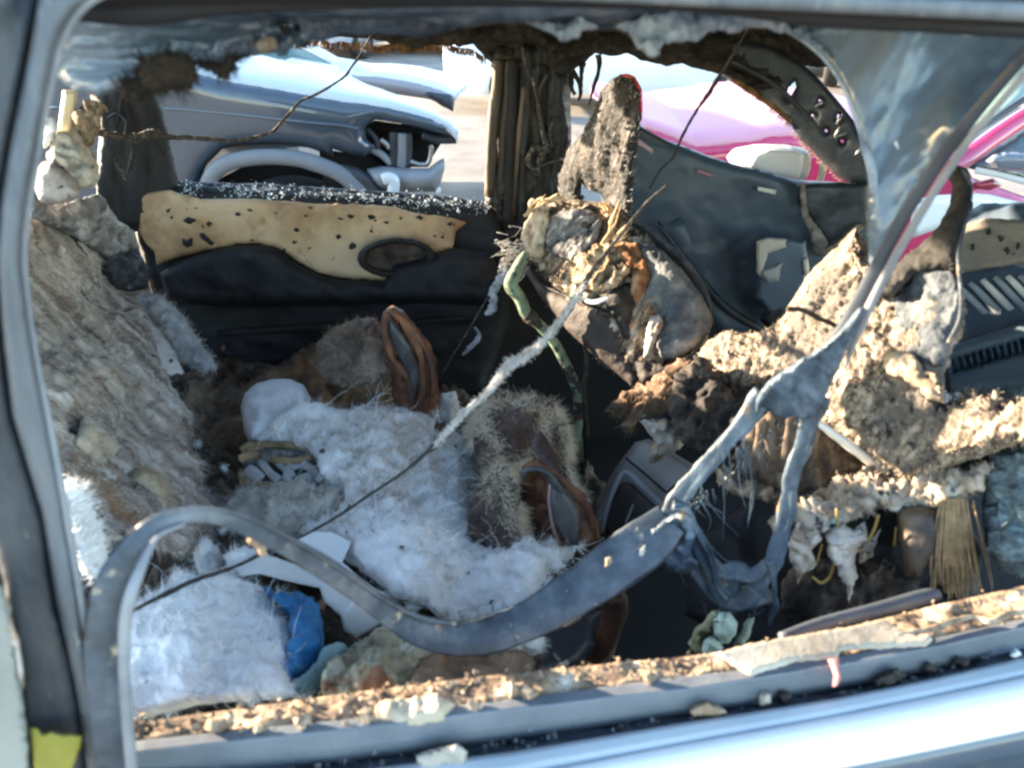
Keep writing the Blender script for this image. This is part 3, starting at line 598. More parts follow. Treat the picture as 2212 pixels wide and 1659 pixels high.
sill('outer_lip', [[(200, 1761, ZS - .015), (738, 1669, ZS - .015), (1100, 1626, ZS - .015), (1473, 1563, ZS - .015), (1800, 1511, ZS - .015), (2014, 1467, ZS - .015), (2330, 1393, ZS - .015)],
                   [(200, 1810, ZS - .018), (738, 1712, ZS - .018), (1100, 1666, ZS - .018), (1473, 1598, ZS - .018), (1800, 1540, ZS - .018), (2014, 1497, ZS - .018), (2330, 1428, ZS - .018)]], M('pale_lip', [(.30, .34, .38), (.40, .43, .46)], 8, .35, .1), .03, 0, 1, nu=60)
tr = [(200, 1828), (738, 1730), (1100, 1690), (1473, 1620), (1800, 1560), (2014, 1517), (2330, 1450)]
# bright trim: a rounded bar below the lip
bar = []
for (u, v) in tr:
    bar.append((u, v + 46, YZ(u, v + 46, ZS - .035), 50))
tube('chrome_trim', bar, K['chrome'], car, flat=.75, seg=20, k=8)
sill('door_skin', [[(u, v + 84, ZS - .07) for u, v in tr], [(u, v + 130, ZS - .085) for u, v in tr], [(u, v + 190, ZS - .16) for u, v in tr], [(u, v + 560, ZS - .45) for u, v in tr]], K['paint_bl'], .004, 0, 1, nu=60)
# beige lit sheet of sill metal on the right
blob('sill_plate', t(2, 2, [(200, 920), (420, 860), (760, 800), (1000, 760), (1310, 700), (1370, 740), (1500, 800), (1600, 790), (1620, 830), (1580, 870), (1360, 880), (1020, 900), (1000, 950), (900, 960), (740, 970), (580, 1020), (440, 1060), (380, 1030), (300, 970)]),
     [H(1540, 1420, ZS + .012), H(2010, 1370, ZS + .012), H(1600, 1455, ZS + .008), H(1900, 1345, ZS + .012), H(1900, 1400, ZS + .008)], M('heat_bleached_plate', [(.22, .17, .12), (.44, .36, .27), (.58, .50, .40)], 14, .55, .4, 60, spots=[((.08, .06, .05), 36, .7, .03)]), car, front=.003, back=.004, edge=6, step=6, rough=2.5, dirn=(0, 0, 1))
tube('inner_bar', [p + (YZ(*p, ZS - .02), r_) for p, r_ in zip(t(2, 2, [(640, 820), (900, 730), (1250, 640), (1560, 555), (1660, 535)]), (13, 15, 16, 17, 12))], M('blue_grey_bar', [(.045, .055, .07), (.08, .092, .11)], 10, .5, .3), car, flat=.8)
tube('ash_ridge', [p + (YZ(*p, ZS + .012), r_) for p, r_ in zip(t(2, 2, [(1380, 800), (1600, 760), (1860, 680), (2000, 715), (2120, 660), (2300, 640)]), (4, 7, 6, 7, 8, 7))], K['ash_chip'], car, flat=.6, rough=.6, rsc=60, k=10)
# near left pillar, its seal and the lip of the frame
blob('near_pillar', [(-120, -60), (60, -60), (86, 0), (64, 110), (24, 300), (4, 420), (-6, 553), (6, 700), (30, 900), (90, 1106), (122, 1300), (166, 1500), (195, 1720), (80, 1760), (62, 1660), (30, 1420), (8, 1250), (-60, 1000), (-120, 500)],
     [(0, 0, .50), (60, 0, .52), (30, 800, .475), (150, 1500, .435), (60, 1640, .42)], K['pillar_black'], car, front=.014, back=.03, edge=18, step=12, rough=.4, relief=[('fbm', 8, .004)], seed=21)
blob('frame_lip', [(86, -20), (215, -20), (165, 20), (135, 60), (118, 110), (102, 180), (85, 280), (62, 400), (50, 500), (47, 570), (62, 690), (80, 800), (102, 905), (140, 1100), (172, 1300), (207, 1500), (232, 1700), (192, 1700), (164, 1500), (120, 1300), (88, 1106), (28, 900), (4, 700), (-6, 553), (4, 420), (24, 300), (64, 110)],
     [(100, 0, .505), (200, 0, .515), (40, 500, .475), (90, 1000, .455), (200, 1600, .425)], K['frame_grey'], car, front=.012, back=.02, edge=16, step=9, rough=.5, seed=22)
tube('window_seal', [(240, -24, .51, 9), (190, 6, .508, 9), (156, 45, .506, 9), (130, 100, .504, 9), (115, 160, .5, 8), (98, 240, .497, 8), (76, 360, .492, 8), (60, 450, .487, 9), (50, 540, .482, 9), (58, 650, .476, 8), (80, 790, .466, 8), (104, 905, .457, 8), (142, 1100, .443, 8), (176, 1300, .432, 8), (212, 1500, .421, 8), (236, 1700, .41, 9)], K['rubber_grey'], car, flat=.8)
blob('pillar_cover', [(-120, 1270), (6, 1266), (24, 1330), (46, 1480), (62, 1600), (72, 1760), (-120, 1760)], .40, K['pale_panel'], car, front=.012, back=.02, edge=10, step=10)
blob('peeling_paint', [(0, 1328), (22, 1330), (40, 1380), (50, 1440), (52, 1490), (38, 1470), (28, 1400), (8, 1380), (-20, 1390), (-20, 1330)], .395, K['rag'], car, front=.006, back=.006, edge=5, step=5, rough=2)
blob('yellow_mark', t(2, 0, [(190, 1390), (250, 1405), (270, 1440), (330, 1420), (400, 1440), (460, 1440), (530, 1450), (520, 1520), (470, 1660), (470, 1760), (230, 1760), (215, 1600)]), [(60, 1580, .398), (170, 1580, .398), (100, 1680, .388)], K['yellow'], car, front=.002, back=.003, edge=4, step=5, rough=2)

# ============================================================ SEATS
RS = [(60, 500, 1.35), (200, 480, 1.66), (250, 640, 1.62), (60, 1000, .82), (335, 740, 1.52), (410, 930, 1.30), (200, 800, 1.15), (370, 1090, 1.02), (200, 1100, .84), (470, 1090, 1.20), (130, 620, 1.35)]
rear = thing('rear_seat', 'burnt rear bench seat of frayed tan and grey felt on the left', 'seat', P(300, 1100, 1.05))
rb = blob('backrest', [(-10, 480), (40, 440), (110, 452), (160, 475), (200, 505), (214, 560), (220, 605), (252, 628), (292, 650), (318, 690), (336, 735), (342, 790), (380, 848), (412, 895), (418, 940), (400, 968), (432, 1000), (442, 1055), (480, 1100), (520, 1160), (440, 1200), (330, 1180), (260, 1170), (180, 1160), (120, 1040), (80, 900), (20, 760), (-40, 650)],
     RS, K['rear_fibre'], rear, front=.05, back=.12, edge=40, step=6, rough=3, relief=[('ridge', (20, 14, 4, R(-36)), .028), ('fbm', 12, .016), ('fbm', (46, 30, 10, R(-36)), .014), ('fbm', 70, .005)], seed=31)
fibres('felt_fibres', rb, K['fibre_grey'], 6500, .016, .00035, rear, along=(.6, -.1, -.9), up=.35, curl=.5, seed=1)
fibres('tan_fibres', rb, K['fibre_tan'], 3000, .018, .0004, rear, along=(.6, -.1, -.9), up=.3, curl=.6, seed=2)
fl = blob('foam_lump', [(245, 1030), (270, 1012), (310, 1008), (345, 1020), (368, 1050), (372, 1100), (360, 1135), (300, 1130), (250, 1110), (235, 1070)], 1.0, M('tan_foam_lump', [(.22, .14, .08), (.40, .30, .19), (.55, .46, .33)], 20, .95, .8), rear, front=.06, back=.05, edge=40, step=6, relief=[('fbm', 30, .01)], seed=32)
fibres('foam_fibres', fl, K['fibre_tan'], 900, .022, .0004, rear, along=(.1, -.2, -.5), seed=3)
fl2 = blob('foam_lump', [(180, 900), (230, 930), (290, 985), (300, 1020), (250, 1040), (200, 1010), (160, 960)], [(180, 900, .98), (290, 985, 1.06), (200, 1010, .92)], K['fibre_tan'], rear, front=.035, back=.05, edge=34, step=6, relief=[('fbm', 34, .012)], seed=33)
fibres('foam_fibres', fl2, K['fibre_grey'], 250, .02, .0004, rear, along=(.4, -.1, -.7), seed=4)
ch = blob('charred_pad', [(170, 470), (215, 455), (262, 500), (300, 545), (330, 585), (318, 620), (285, 632), (250, 622), (222, 590), (205, 540)], [(200, 470, 1.68), (320, 600, 1.74), (220, 580, 1.64)], M('blue_black_char', [(.008, .009, .012), (.04, .045, .055), (.2, .22, .25)], 46, .7, .9, 90, lo=.35, hi=.8), rear, front=.04, back=.05, edge=26, step=5, rough=4, relief=[('fbm', 30, .02), ('ridge', 60, .01)], seed=34)
cb = blob('bolster_strip', [(300, 642), (322, 634), (352, 640), (395, 682), (428, 735), (458, 775), (472, 795), (440, 806), (392, 780), (352, 722), (318, 682)], [(310, 650, 1.72), (460, 790, 1.55), (400, 680, 1.68)], M('grey_fleece', [(.18, .20, .23), (.38, .40, .43), (.52, .53, .55)], 20, .95, .7), rear, front=.035, back=.04, edge=26, step=5, rough=3, relief=[('fbm', 30, .012)], seed=35)
fibres('fleece_fibres', cb, K['fibre_grey'], 1400, .018, .0005, rear, seed=5)
# headrest remains at the top left, in the sun
hp = blob('headrest_post', t(0, 0, [(405, 580), (500, 580), (502, 640), (470, 850), (372, 850), (385, 740)]), 1.42, M('cream_post', [(.5, .42, .27), (.62, .54, .37)], 14, .6, .3), rear, front=.012, back=.012, edge=10, step=6, rough=.4)
hb2 = blob('headrest_core', t(0, 0, [(370, 850), (500, 850), (545, 900), (590, 1000), (640, 1080), (650, 1150), (600, 1210), (500, 1230), (430, 1190), (330, 1040), (300, 1020), (330, 940)]), [(120, 300, 1.38), (200, 400, 1.34), (110, 350, 1.34)], M('ashen_core', [(.46, .39, .31), (.66, .60, .51), (.74, .70, .63)], 30, .95, .9), rear, front=.04, back=.05, edge=30, step=5, rough=4, relief=[('fbm', 30, .016), ('ridge', 80, .006)], seed=36)
hd = blob('headrest_disc', t(0, 0, [(230, 1100), (270, 1050), (350, 1030), (430, 1090), (500, 1190), (520, 1270), (440, 1310), (330, 1320), (250, 1290), (215, 1200)]), 1.26, M('grey_pink_disc', [(.12, .10, .09), (.36, .31, .29), (.5, .46, .44)], 20, .8, .8), rear, front=.03, back=.04, edge=24, step=6, relief=[('fbm', 26, .012)], seed=37)
blob('burnt_patch', t(0, 0, [(300, 1120), (340, 1080), (400, 1070), (440, 1110), (400, 1150), (430, 1200), (380, 1240), (310, 1215), (285, 1170)]), 1.245, K['side_brown'], rear, front=.012, back=.02, edge=14, step=4, rough=2, relief=[('fbm', 50, .008)], seed=38)
lm = blob('ash_clump', t(0, 0, [(480, 740), (520, 690), (570, 650), (630, 650), (690, 690), (705, 720), (655, 740), (650, 830), (620, 900), (590, 960), (620, 1030), (560, 1040), (540, 960), (520, 880), (490, 830)]), 1.42, K['ash_chip'], rear, front=.03, back=.03, edge=18, step=4, rough=4, relief=[('fbm', 50, .015), ('ridge', 90, .006)], seed=39)
blob('ash_clump', t(0, 0, [(285, 720), (330, 730), (370, 790), (370, 850), (320, 930), (285, 960)]), 1.36, K['white_cloth'], rear, front=.015, back=.02, edge=14, step=5, rough=3, relief=[('fbm', 40, .01)], seed=40)
blob('charred_pad', t(0, 0, [(150, 1180), (240, 1250), (330, 1330), (520, 1290), (640, 1250), (700, 1320), (760, 1420), (860, 1500), (900, 1600), (700, 1656), (420, 1500), (200, 1400), (150, 1300)]), [(60, 400, 1.3), (280, 520, 1.7), (120, 470, 1.4)], M('grey_charred_felt', [(.04, .042, .048), (.22, .21, .21), (.5, .47, .44)], 30, .8, .9, 110), rear, front=.03, back=.05, edge=24, step=5, rough=3, relief=[('fbm', 30, .022), ('ridge', 60, .01)], seed=41)
# bench cushion and everything burnt onto it
ZC = .60
tube('seat_sun_block', [(-140, 1330, .66, 110), (40, 1330, .70, 110), (170, 1330, .74, 80)], K['char'], rear, flat=.2, rough=.1)  # added mostly out of sight to stop sun reaching the lower left wadding
cush = blob('cushion', [(330, 820), (460, 790), (620, 760), (850, 740), (1000, 780), (1100, 850), (1250, 960), (1340, 1120), (1360, 1320), (1300, 1480), (1000, 1560), (500, 1600), (200, 1600), (130, 1250), (250, 1080), (420, 1000)],
     [H(330, 900, ZC), H(850, 760, ZC - .02), H(1300, 1100, ZC - .05), H(1300, 1450, ZC + .02), H(250, 1580, ZC + .08), H(700, 1200, ZC + .02), H(150, 1250, ZC + .08)], K['debris'], rear, front=.04, back=.15, edge=60, step=10, rough=5, relief=[('fbm', 9, .045), ('fbm', 34, .016)], seed=42, dirn=(0, -.35, 1))
bs = blob('seat_cover', [(330, 1290), (345, 1220), (380, 1170), (430, 1150), (520, 1130), (600, 1150), (560, 1050), (480, 1000), (440, 960), (400, 870), (420, 830), (500, 850), (600, 800), (680, 740), (740, 700), (820, 690), (880, 740), (860, 900), (640, 900), (560, 960), (520, 1060), (620, 1180), (560, 1230), (430, 1290)], [H(400, 1250, .72), H(450, 900, .70), H(820, 700, .72), H(560, 1000, .68), H(600, 1180, .68)], K['brown_sheet'], rear, front=.03, back=.03, edge=30, step=7, rough=5, relief=[('fbm', 14, .035), ('fbm', 45, .012)], seed=43, dirn=(0, -.5, 1))
# lower left: fluffy end of the bench
le = blob('bench_end', [(130, 1040), (160, 1035), (190, 1080), (215, 1140), (235, 1220), (240, 1260), (180, 1240), (150, 1160)], [(130, 1040, .74), (235, 1220, .70), (150, 1160, .68)], K['white'], rear, front=.02, back=.04, edge=24, step=6, rough=3, relief=[('fbm', 40, .012)], seed=44)
fibres('end_fibres', le, K['white_f'], 900, .016, .0004, rear, seed=6)
bsh = blob('bench_shell', [(1130, 1440), (1150, 1360), (1190, 1320), (1260, 1310), (1300, 1320), (1290, 1400), (1240, 1450), (1160, 1470)], [(1150, 1400, .86), (1290, 1340, .92), (1200, 1460, .82)], M('blue_black_shell', [(.014, .018, .026), (.03, .036, .048)], 8, .5, .2), rear, front=.04, back=.03, edge=30, step=7, seed=45)
tube('shell_rim', [p + (.86, r_) for p, r_ in zip(t(2, 1, [(1760, 560), (1745, 700), (1700, 830), (1640, 920), (1590, 960)]), (26, 24, 24, 22, 14))], K['leather'], rear, flat=.3)

# ---------------- passenger seat (far front)
ps = thing('passenger_seat', 'charred front seat beside the centre pillar with blackened headrest', 'car seat', P(1330, 800, 1.5))
PB = [(1150, 480, 1.74), (1360, 460, 1.66), (1530, 680, 1.46), (1390, 830, 1.44), (1160, 640, 1.66), (1300, 620, 1.52)]
zz = lambda pts: [(1037.3 + p[0] * .4426, 129.7 + p[1] * .4426) + tuple(p[2:]) for p in pts]
PBo = lambda d: [(u, v, y - d) for u, v, y in PB]
pbk = blob('backrest', zz([(200, 870), (215, 800), (260, 720), (330, 670), (420, 675), (520, 690), (640, 685), (700, 715), (760, 785), (880, 880), (980, 980), (1060, 1100), (1120, 1200), (1135, 1270), (1110, 1360), (1040, 1430), (940, 1500), (860, 1580), (760, 1595), (600, 1480), (420, 1310), (280, 1130), (215, 1000)]), PB, K['foam_burnt'], ps, front=.10, back=.10, edge=62, step=5, rough=2.5,
           relief=[('fbm', (22, 22, 10, R(25)), .016), ('fbm', (70, 70, 24, R(25)), .010), ('fbm', 160, .004)], seed=51)
blob('side_panel', zz([(218, 950), (290, 1080), (400, 1140), (520, 1190), (640, 1240), (715, 1380), (785, 1560), (745, 1594), (600, 1484), (420, 1314), (280, 1134), (214, 1020)]), PBo(.075), K['side_brown'], ps, front=.03, back=.04, edge=26, step=6, rough=1, relief=[('fbm', 8, .008), ('fbm', 60, .002)], seed=56)
tube('bolster_piping', [p + (depth(PB, np.array([p]))[0] - .105, 3) for p in zz([(216, 960), (290, 1082), (400, 1142), (520, 1190), (640, 1240)])], K['char_smooth'], ps)
blob('burnt_hollow', zz([(560, 1150), (640, 1110), (720, 1090), (775, 1130), (755, 1260), (745, 1340), (800, 1450), (900, 1480), (940, 1500), (870, 1575), (780, 1582), (715, 1380), (640, 1245)]), PBo(.088), K['char'], ps, front=.025, back=.03, edge=24, step=5, rough=3, relief=[('fbm', 30, .012), ('fbm', 110, .003)], seed=54)
blob('seat_cover', zz([(735, 860), (800, 868), (900, 945), (1000, 1045), (1080, 1150), (1128, 1240), (1122, 1325), (1050, 1405), (950, 1465), (880, 1462), (850, 1400), (890, 1280), (850, 1200), (800, 1200), (772, 1260), (752, 1320), (760, 1200), (800, 1120), (830, 1040), (780, 950)]), PBo(.088), M('ashy_grey_cover', [(.03, .036, .045), (.085, .095, .105), (.22, .22, .215), (.40, .37, .33)], 16, .85, .8, 150, spots=[((.03, .045, .065), 6, .56, .12), ((.25, .14, .07), 18, .66, .06)], lo=.3, hi=.72), ps, front=.035, back=.04, edge=34, step=5, rough=2, relief=[('fbm', 14, .012), ('fbm', (80, 80, 30), .004)], seed=52)
blob('ash_crust', zz([(345, 760), (420, 728), (540, 735), (600, 775), (580, 870), (520, 950), (440, 985), (360, 970), (318, 885)]), PBo(.098), M('grey_ash_crust', [(.03, .03, .032), (.16, .155, .155), (.42, .41, .41)], 60, .9, 1.0, 140, stretch=(1, 1, 4, 0, R(40), 0), lo=.36, hi=.68), ps, front=.02, back=.03, edge=26, step=4, rough=3, relief=[('ridge', (60, 60, 10, R(40)), .010), ('fbm', 26, .012)], seed=58)
blob('cream_foam', zz([(205, 880), (222, 795), (275, 735), (335, 715), (350, 800), (325, 890), (310, 975), (245, 965)]), PBo(.075), M('peach_foam', [(.25, .16, .09), (.52, .40, .27), (.72, .62, .5)], 40, .9, .9), ps, front=.03, back=.03, edge=24, step=4, rough=3, relief=[('fbm', (50, 50, 18), .014)], seed=59)
blob('tan_crust', zz([(425, 1010), (480, 940), (560, 895), (640, 900), (705, 930), (725, 1000), (690, 1080), (600, 1135), (500, 1125), (440, 1075)]), PBo(.102), M('cracked_tan_crust', [(.03, .022, .016), (.25, .17, .10), (.55, .43, .30)], 50, .9, 1.0, 120, stretch=(1, 1, 3, 0, R(20), 0), lo=.38, hi=.64), ps, front=.02, back=.03, edge=20, step=4, rough=4, relief=[('fbm', (46, 46, 16, R(20)), .022), ('fbm', 120, .005)], seed=60)
blob('scorched_flap', zz([(645, 900), (700, 872), (765, 885), (805, 965), (835, 1060), (800, 1130), (760, 1200), (735, 1120), (745, 1050), (695, 985)]), PBo(.108), M('orange_scorch', [(.09, .035, .014), (.26, .115, .045), (.46, .33, .22)], 24, .9, .8), ps, front=.012, back=.02, edge=16, step=4, rough=3, relief=[('fbm', 40, .010)], seed=53)
blob('pale_shred', zz([(797, 1455), (806, 1340), (828, 1250), (882, 1236), (894, 1290), (855, 1370), (825, 1440)]), PBo(.125), K['rag'], ps, front=.008, back=.01, edge=8, step=4, rough=3, relief=[('fbm', (60, 60, 12), .008)], seed=50)
tube('white_shred', [p + (depth(PB, np.array([p]))[0] - .125, r_) for p, r_ in zip(zz([(480, 1150), (520, 1175), (570, 1180), (625, 1160)]), (1.5, 4, 5, 2))], K['white_cloth'], ps, flat=.5, rough=.4, rsc=80)
tube('cover_seam', [p + (depth(PB, np.array([p]))[0] - .07, 3.4) for p in zz([(725, 790), (800, 840), (900, 925), (1000, 1025), (1080, 1140)])], K['char'], ps)
tube('cover_ridge', [p + (depth(PB, np.array([p]))[0] - .055, 7) for p in zz([(700, 745), (800, 815), (905, 900), (1010, 1000), (1085, 1110), (1130, 1230)])], K['grey_fabric'], ps, rough=.15)
sh = MB(); rs = random.Random(44)
for k in range(26):
    a, b = rs.choice([((600, 900), (700, 700)), ((560, 960), (660, 780)), ((640, 760), (600, 690)), ((300, 690), (400, 660)), ((230, 760), (330, 680)), ((640, 920), (720, 830))])
    j_ = lambda q: (q[0] + rs.gauss(0, 18), q[1] + rs.gauss(0, 18)); a, b = zz([j_(a), j_(b)]); m_ = ((a[0] + b[0]) / 2 + rs.gauss(0, 4), (a[1] + b[1]) / 2 + rs.gauss(0, 4)); yy = depth(PB, np.array([m_]))[0] - .12
    sh.tube([a + (yy, rs.uniform(1, 3)), m_ + (yy + .008, rs.uniform(2, 5)), b + (yy, .5)], k=4, seg=5, rough=.5, rsc=70)
sh.build('foam_shreds', M('orange_tan_shreds', [(.22, .11, .045), (.50, .35, .20), (.66, .54, .4)], 50, .9), ps, kind='stuff')
hz = MB()
for k in range(70):
    u = rs.gauss(1100, 16); v = rs.gauss(545, 26); a = rs.gauss(2.0, 1.2); ln = rs.uniform(5, 24)
    hz.tube([(u + 16, v, 1.58, 1.0), (u + math.cos(a) * ln * .5 + rs.gauss(0, 5), v + math.sin(a) * ln * .5 + rs.gauss(0, 5), 1.56, .8), (u + math.cos(a) * ln, v + math.sin(a) * ln + rs.gauss(0, 4), 1.55, .3)], k=3, seg=3)
hz.build('grey_wisps', K['fibre_grey'], ps, kind='stuff')
fibres('foam_fibres', pbk, K['fibre_tan'], 900, .012, .0005, ps, along=(0, -.2, -.5), up=.5, seed=7)
HR = [(1300, 200, 1.77), (1380, 200, 1.62), (1220, 400, 1.82), (1365, 430, 1.60)]
hr = blob('headrest', [(1290, 215), (1300, 190), (1322, 170), (1345, 160), (1368, 165), (1382, 190), (1384, 240), (1379, 300), (1370, 350), (1366, 440), (1360, 462), (1330, 460), (1312, 438), (1262, 420), (1256, 448), (1225, 450), (1208, 420), (1208, 378), (1226, 325), (1258, 285), (1280, 245)], HR, K['head_fabric'], ps, front=.05, back=.06, edge=42, step=4, rough=4, relief=[('ridge', (60, 60, 5, R(18)), .014), ('fbm', (14, 14, 6, R(18)), .014), ('fbm', (150, 150, 18, R(18)), .006)], seed=55, holes=[[(1256, 396), (1275, 410), (1298, 420), (1310, 432), (1270, 426), (1254, 420)]])
blob('headrest_edge_highlight', [(1338, 160), (1356, 158), (1372, 165), (1386, 190), (1388, 235), (1386, 262), (1377, 215), (1364, 182)], [(u, v, y - .01) for u, v, y in HR], M('red_rim_highlight', [(.5, .02, .02)], 10, .5), ps, front=.006, back=.02, edge=4, step=4, rough=.6)  # red highlight along the rim, put in as colour
fibres('char_fibres', hr, K['fibre_grey'], 700, .014, .0005, ps, along=(.2, -.1, .6), up=.3, curl=.5, seed=29)

# ---------------- driver seat (near front)
ds = thing('driver_seat', 'near front seat with sunlit scorched tan foam and curled black headrest', 'car seat', P(1850, 1250, .95))
DS = [(1520, 760, 1.30), (1700, 690, 1.22), (1860, 520, 1.16), (1650, 850, 1.16), (1850, 900, .99), (1980, 1040, .88), (2060, 760, .98), (2212, 900, .84), (2200, 1150, .76), (1800, 1010, .97)]
db_ = blob('backrest', t(1, 2, [(110, 660), (150, 590), (190, 535), (240, 500), (290, 480), (360, 500), (420, 510), (500, 495), (560, 470), (620, 430), (665, 385), (700, 310), (740, 230), (790, 160), (850, 80)]) + [(1800, 540), (1850, 490), (1900, 570), (1935, 580), (1990, 530), (2030, 520), (2068, 520), (2076, 600), (2074, 690), (2052, 740), (2040, 800)] + t(1, 2, [(1700, 960), (1780, 920), (1850, 850), (1950, 900), (2050, 860), (2060, 930), (2140, 920), (2500, 900), (2500, 1300), (2212, 1200), (2000, 1280), (1800, 1350), (1600, 1420), (1450, 1430), (1340, 1380), (1100, 1220), (880, 1075), (840, 1000), (700, 900), (560, 840), (450, 860), (330, 890), (230, 820)]),
     DS, K['tan'], ds, front=.07, back=.12, edge=40, step=4, rough=3, relief=[('fbm', 9, .018), ('fbm', (80, 80, 36), .007), ('fbm', 230, .004), ('cell', (120, 120, 60), .003)], seed=61)
fibres('foam_fibres', db_, K['fibre_tan'], 2600, .006, .0006, ds, up=1.0, curl=.6, seg=2, seed=8)
sp_ = blob('side_fabric', [(1930, 640), (1990, 585), (2072, 560), (2078, 640), (2074, 690), (2050, 735), (2040, 790), (1990, 790), (1950, 770), (1965, 720), (1940, 700)], [(u, v, y - .07) for u, v, y in DS], K['grey_fabric'], ds, front=.02, back=.04, edge=24, step=5, rough=3, relief=[('fbm', 30, .01), ('ridge', 60, .006)], seed=62)
hs_ = blob('headrest', [(1880, 590), (1930, 576), (1960, 552), (1990, 527), (2012, 506), (2032, 482), (2052, 440), (2057, 400), (2046, 380), (2054, 363), (2068, 356), (2090, 364), (2102, 400), (2098, 450), (2084, 500), (2070, 540), (2074, 600), (2030, 580), (1980, 590), (1930, 640), (1880, 640)], [(1900, 600, 1.04), (2090, 380, 1.08), (2060, 560, 0.97), (1890, 640, 1.02), (2070, 600, .96)], M('charred_headrest_skin', [(.005, .005, .0045), (.02, .018, .015), (.06, .056, .05)], 24, .85, .8, 110), ds, front=.03, back=.05, edge=20, step=5, rough=1.2, relief=[('fbm', 24, .01)], seed=63)
tube('cover_edge', [(2078, 364, 1.05, 3), (2097, 400, 1.04, 3.5), (2094, 450, 1.01, 3.5), (2078, 510, .97, 3.5), (2070, 560, .94, 4), (2076, 640, .91, 4), (2072, 690, .90, 4), (2048, 740, .90, 4)], K['grey_fabric'], ds)
tube('foam_crease', [p + (1.06, r_) for p, r_ in zip(t(1, 2, [(680, 340), (780, 350), (880, 400), (990, 450), (1100, 520)]), (7, 5, 5, 5, 4))], K['burnt_edge'], ds, flat=.6, rough=.4, rsc=60)
rod = tube('frame_rod', [p + (.925, r_) for p, r_ in zip(t(1, 2, [(860, 1070), (950, 1130), (1100, 1240), (1260, 1350), (1330, 1400)]), (6, 9, 11, 13, 14))], M('ash_white_rod', [(.62, .58, .5), (.74, .7, .62)], 20, .5), ds)
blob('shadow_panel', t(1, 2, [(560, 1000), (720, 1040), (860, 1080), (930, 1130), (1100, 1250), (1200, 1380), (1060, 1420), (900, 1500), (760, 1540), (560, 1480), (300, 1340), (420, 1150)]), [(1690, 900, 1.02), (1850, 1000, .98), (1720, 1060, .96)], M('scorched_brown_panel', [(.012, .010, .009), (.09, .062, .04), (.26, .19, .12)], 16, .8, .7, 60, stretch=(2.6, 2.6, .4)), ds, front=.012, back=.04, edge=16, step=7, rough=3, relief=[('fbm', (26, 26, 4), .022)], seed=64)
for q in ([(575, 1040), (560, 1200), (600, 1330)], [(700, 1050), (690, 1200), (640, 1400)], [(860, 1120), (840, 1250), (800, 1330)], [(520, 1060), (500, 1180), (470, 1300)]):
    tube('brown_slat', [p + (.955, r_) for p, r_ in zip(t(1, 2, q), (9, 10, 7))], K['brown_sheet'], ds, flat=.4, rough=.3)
rf = blob('foam_flap', t(1, 2, [(1290, 640), (1340, 600), (1500, 640), (1560, 740), (1640, 760), (1690, 830), (1700, 960), (1600, 930), (1540, 860), (1440, 810), (1330, 770)]), [(u, v, y - .09) for u, v, y in DS], M('brown_peel', [(.10, .065, .04), (.3, .22, .15), (.44, .35, .25)], 24, .9, .8), ds, front=.012, back=.014, edge=12, step=5, rough=3, relief=[('fbm', 40, .01)], seed=65)
tf = blob('seat_side', t(1, 2, [(2000, 1280), (2130, 1180), (2450, 1160), (2450, 1600)]) + t(2, 2, [(2450, 300), (2212, 420), (2060, 380), (1960, 200), (1940, -60), (1960, -260)]), [(2140, 980, .88), (2280, 1000, .84), (2150, 1200, .80), (2240, 1230, .78)], M('teal_black_foam', [(.018, .024, .030), (.09, .125, .14), (.26, .32, .33)], 44, .9, 1.0, 110, spots=[((.35, .25, .14), 24, .68, .06)]), ds, front=.04, back=.08, edge=30, step=6, rough=4, relief=[('fbm', 30, .02), ('ridge', 60, .01)], seed=66)
lowf = blob('lower_foam', t(1, 2, [(800, 1580), (900, 1500), (1060, 1440), (1250, 1380), (1500, 1400), (1750, 1370), (2000, 1260), (2100, 1300), (1960, 1500), (1800, 1600), (1600, 1620), (1300, 1640)]) + t(2, 2, [(1050, 60), (900, 180), (740, 180), (700, 80), (600, 160), (560, 60)]), [(1750, 1080, .92), (2150, 1030, .86), (1700, 1150, .86), (2000, 1100, .85)], M('mixed_lower_foam', [(.10, .075, .06), (.36, .29, .22), (.58, .53, .47)], 26, .9, 1.0, 110, spots=[((.4, .48, .44), 15, .62, .08), ((.4, .28, .08), 20, .68, .05), ((.03, .026, .026), 26, .6, .08)]), ds, front=.05, back=.06, edge=30, step=5, rough=5, relief=[('fbm', 30, .025), ('ridge', 60, .01)], seed=67)
fibres('foam_fibres', lowf, K['fibre_tan'], 900, .008, .0005, ds, up=1, seg=3, seed=9)
frz = MB(); rs = random.Random(21)
for k in range(520):
    u = rs.uniform(2050, 2330); v = 850 + 20 * noise.noise(Vector((u * .03, 2, 0))) + rs.uniform(-6, 90); y = .97 + (2150 - u) * .0003
    a = rs.uniform(-1.9, -.6); ln = rs.uniform(6, 24)
    frz.tube([(u, v, y, 1.5), (u + math.cos(a) * ln * .5 + rs.gauss(0, 3), v + math.sin(a) * ln * .5, y - .01, 1.1), (u + math.cos(a) * ln, v + math.sin(a) * ln, y - .02, .3)], k=2, seg=3)
frz.build('frayed_foam', K['fibre_tan'], ds, kind='stuff')
blob('seat_base', [(1500, 1180), (1640, 1060), (1800, 1090), (1960, 1080), (2060, 1080), (2120, 1180), (2110, 1330), (1800, 1390), (1600, 1390), (1480, 1330)], [(1500, 1200, 1.0), (2100, 1150, .90), (1700, 1380, .88)], M('seat_base_dark', [(.006, .007, .010), (.022, .02, .02)], 10, .8, .4), ds, front=.01, back=.2, edge=30, step=12, relief=[('fbm', 10, .03)], seed=68)
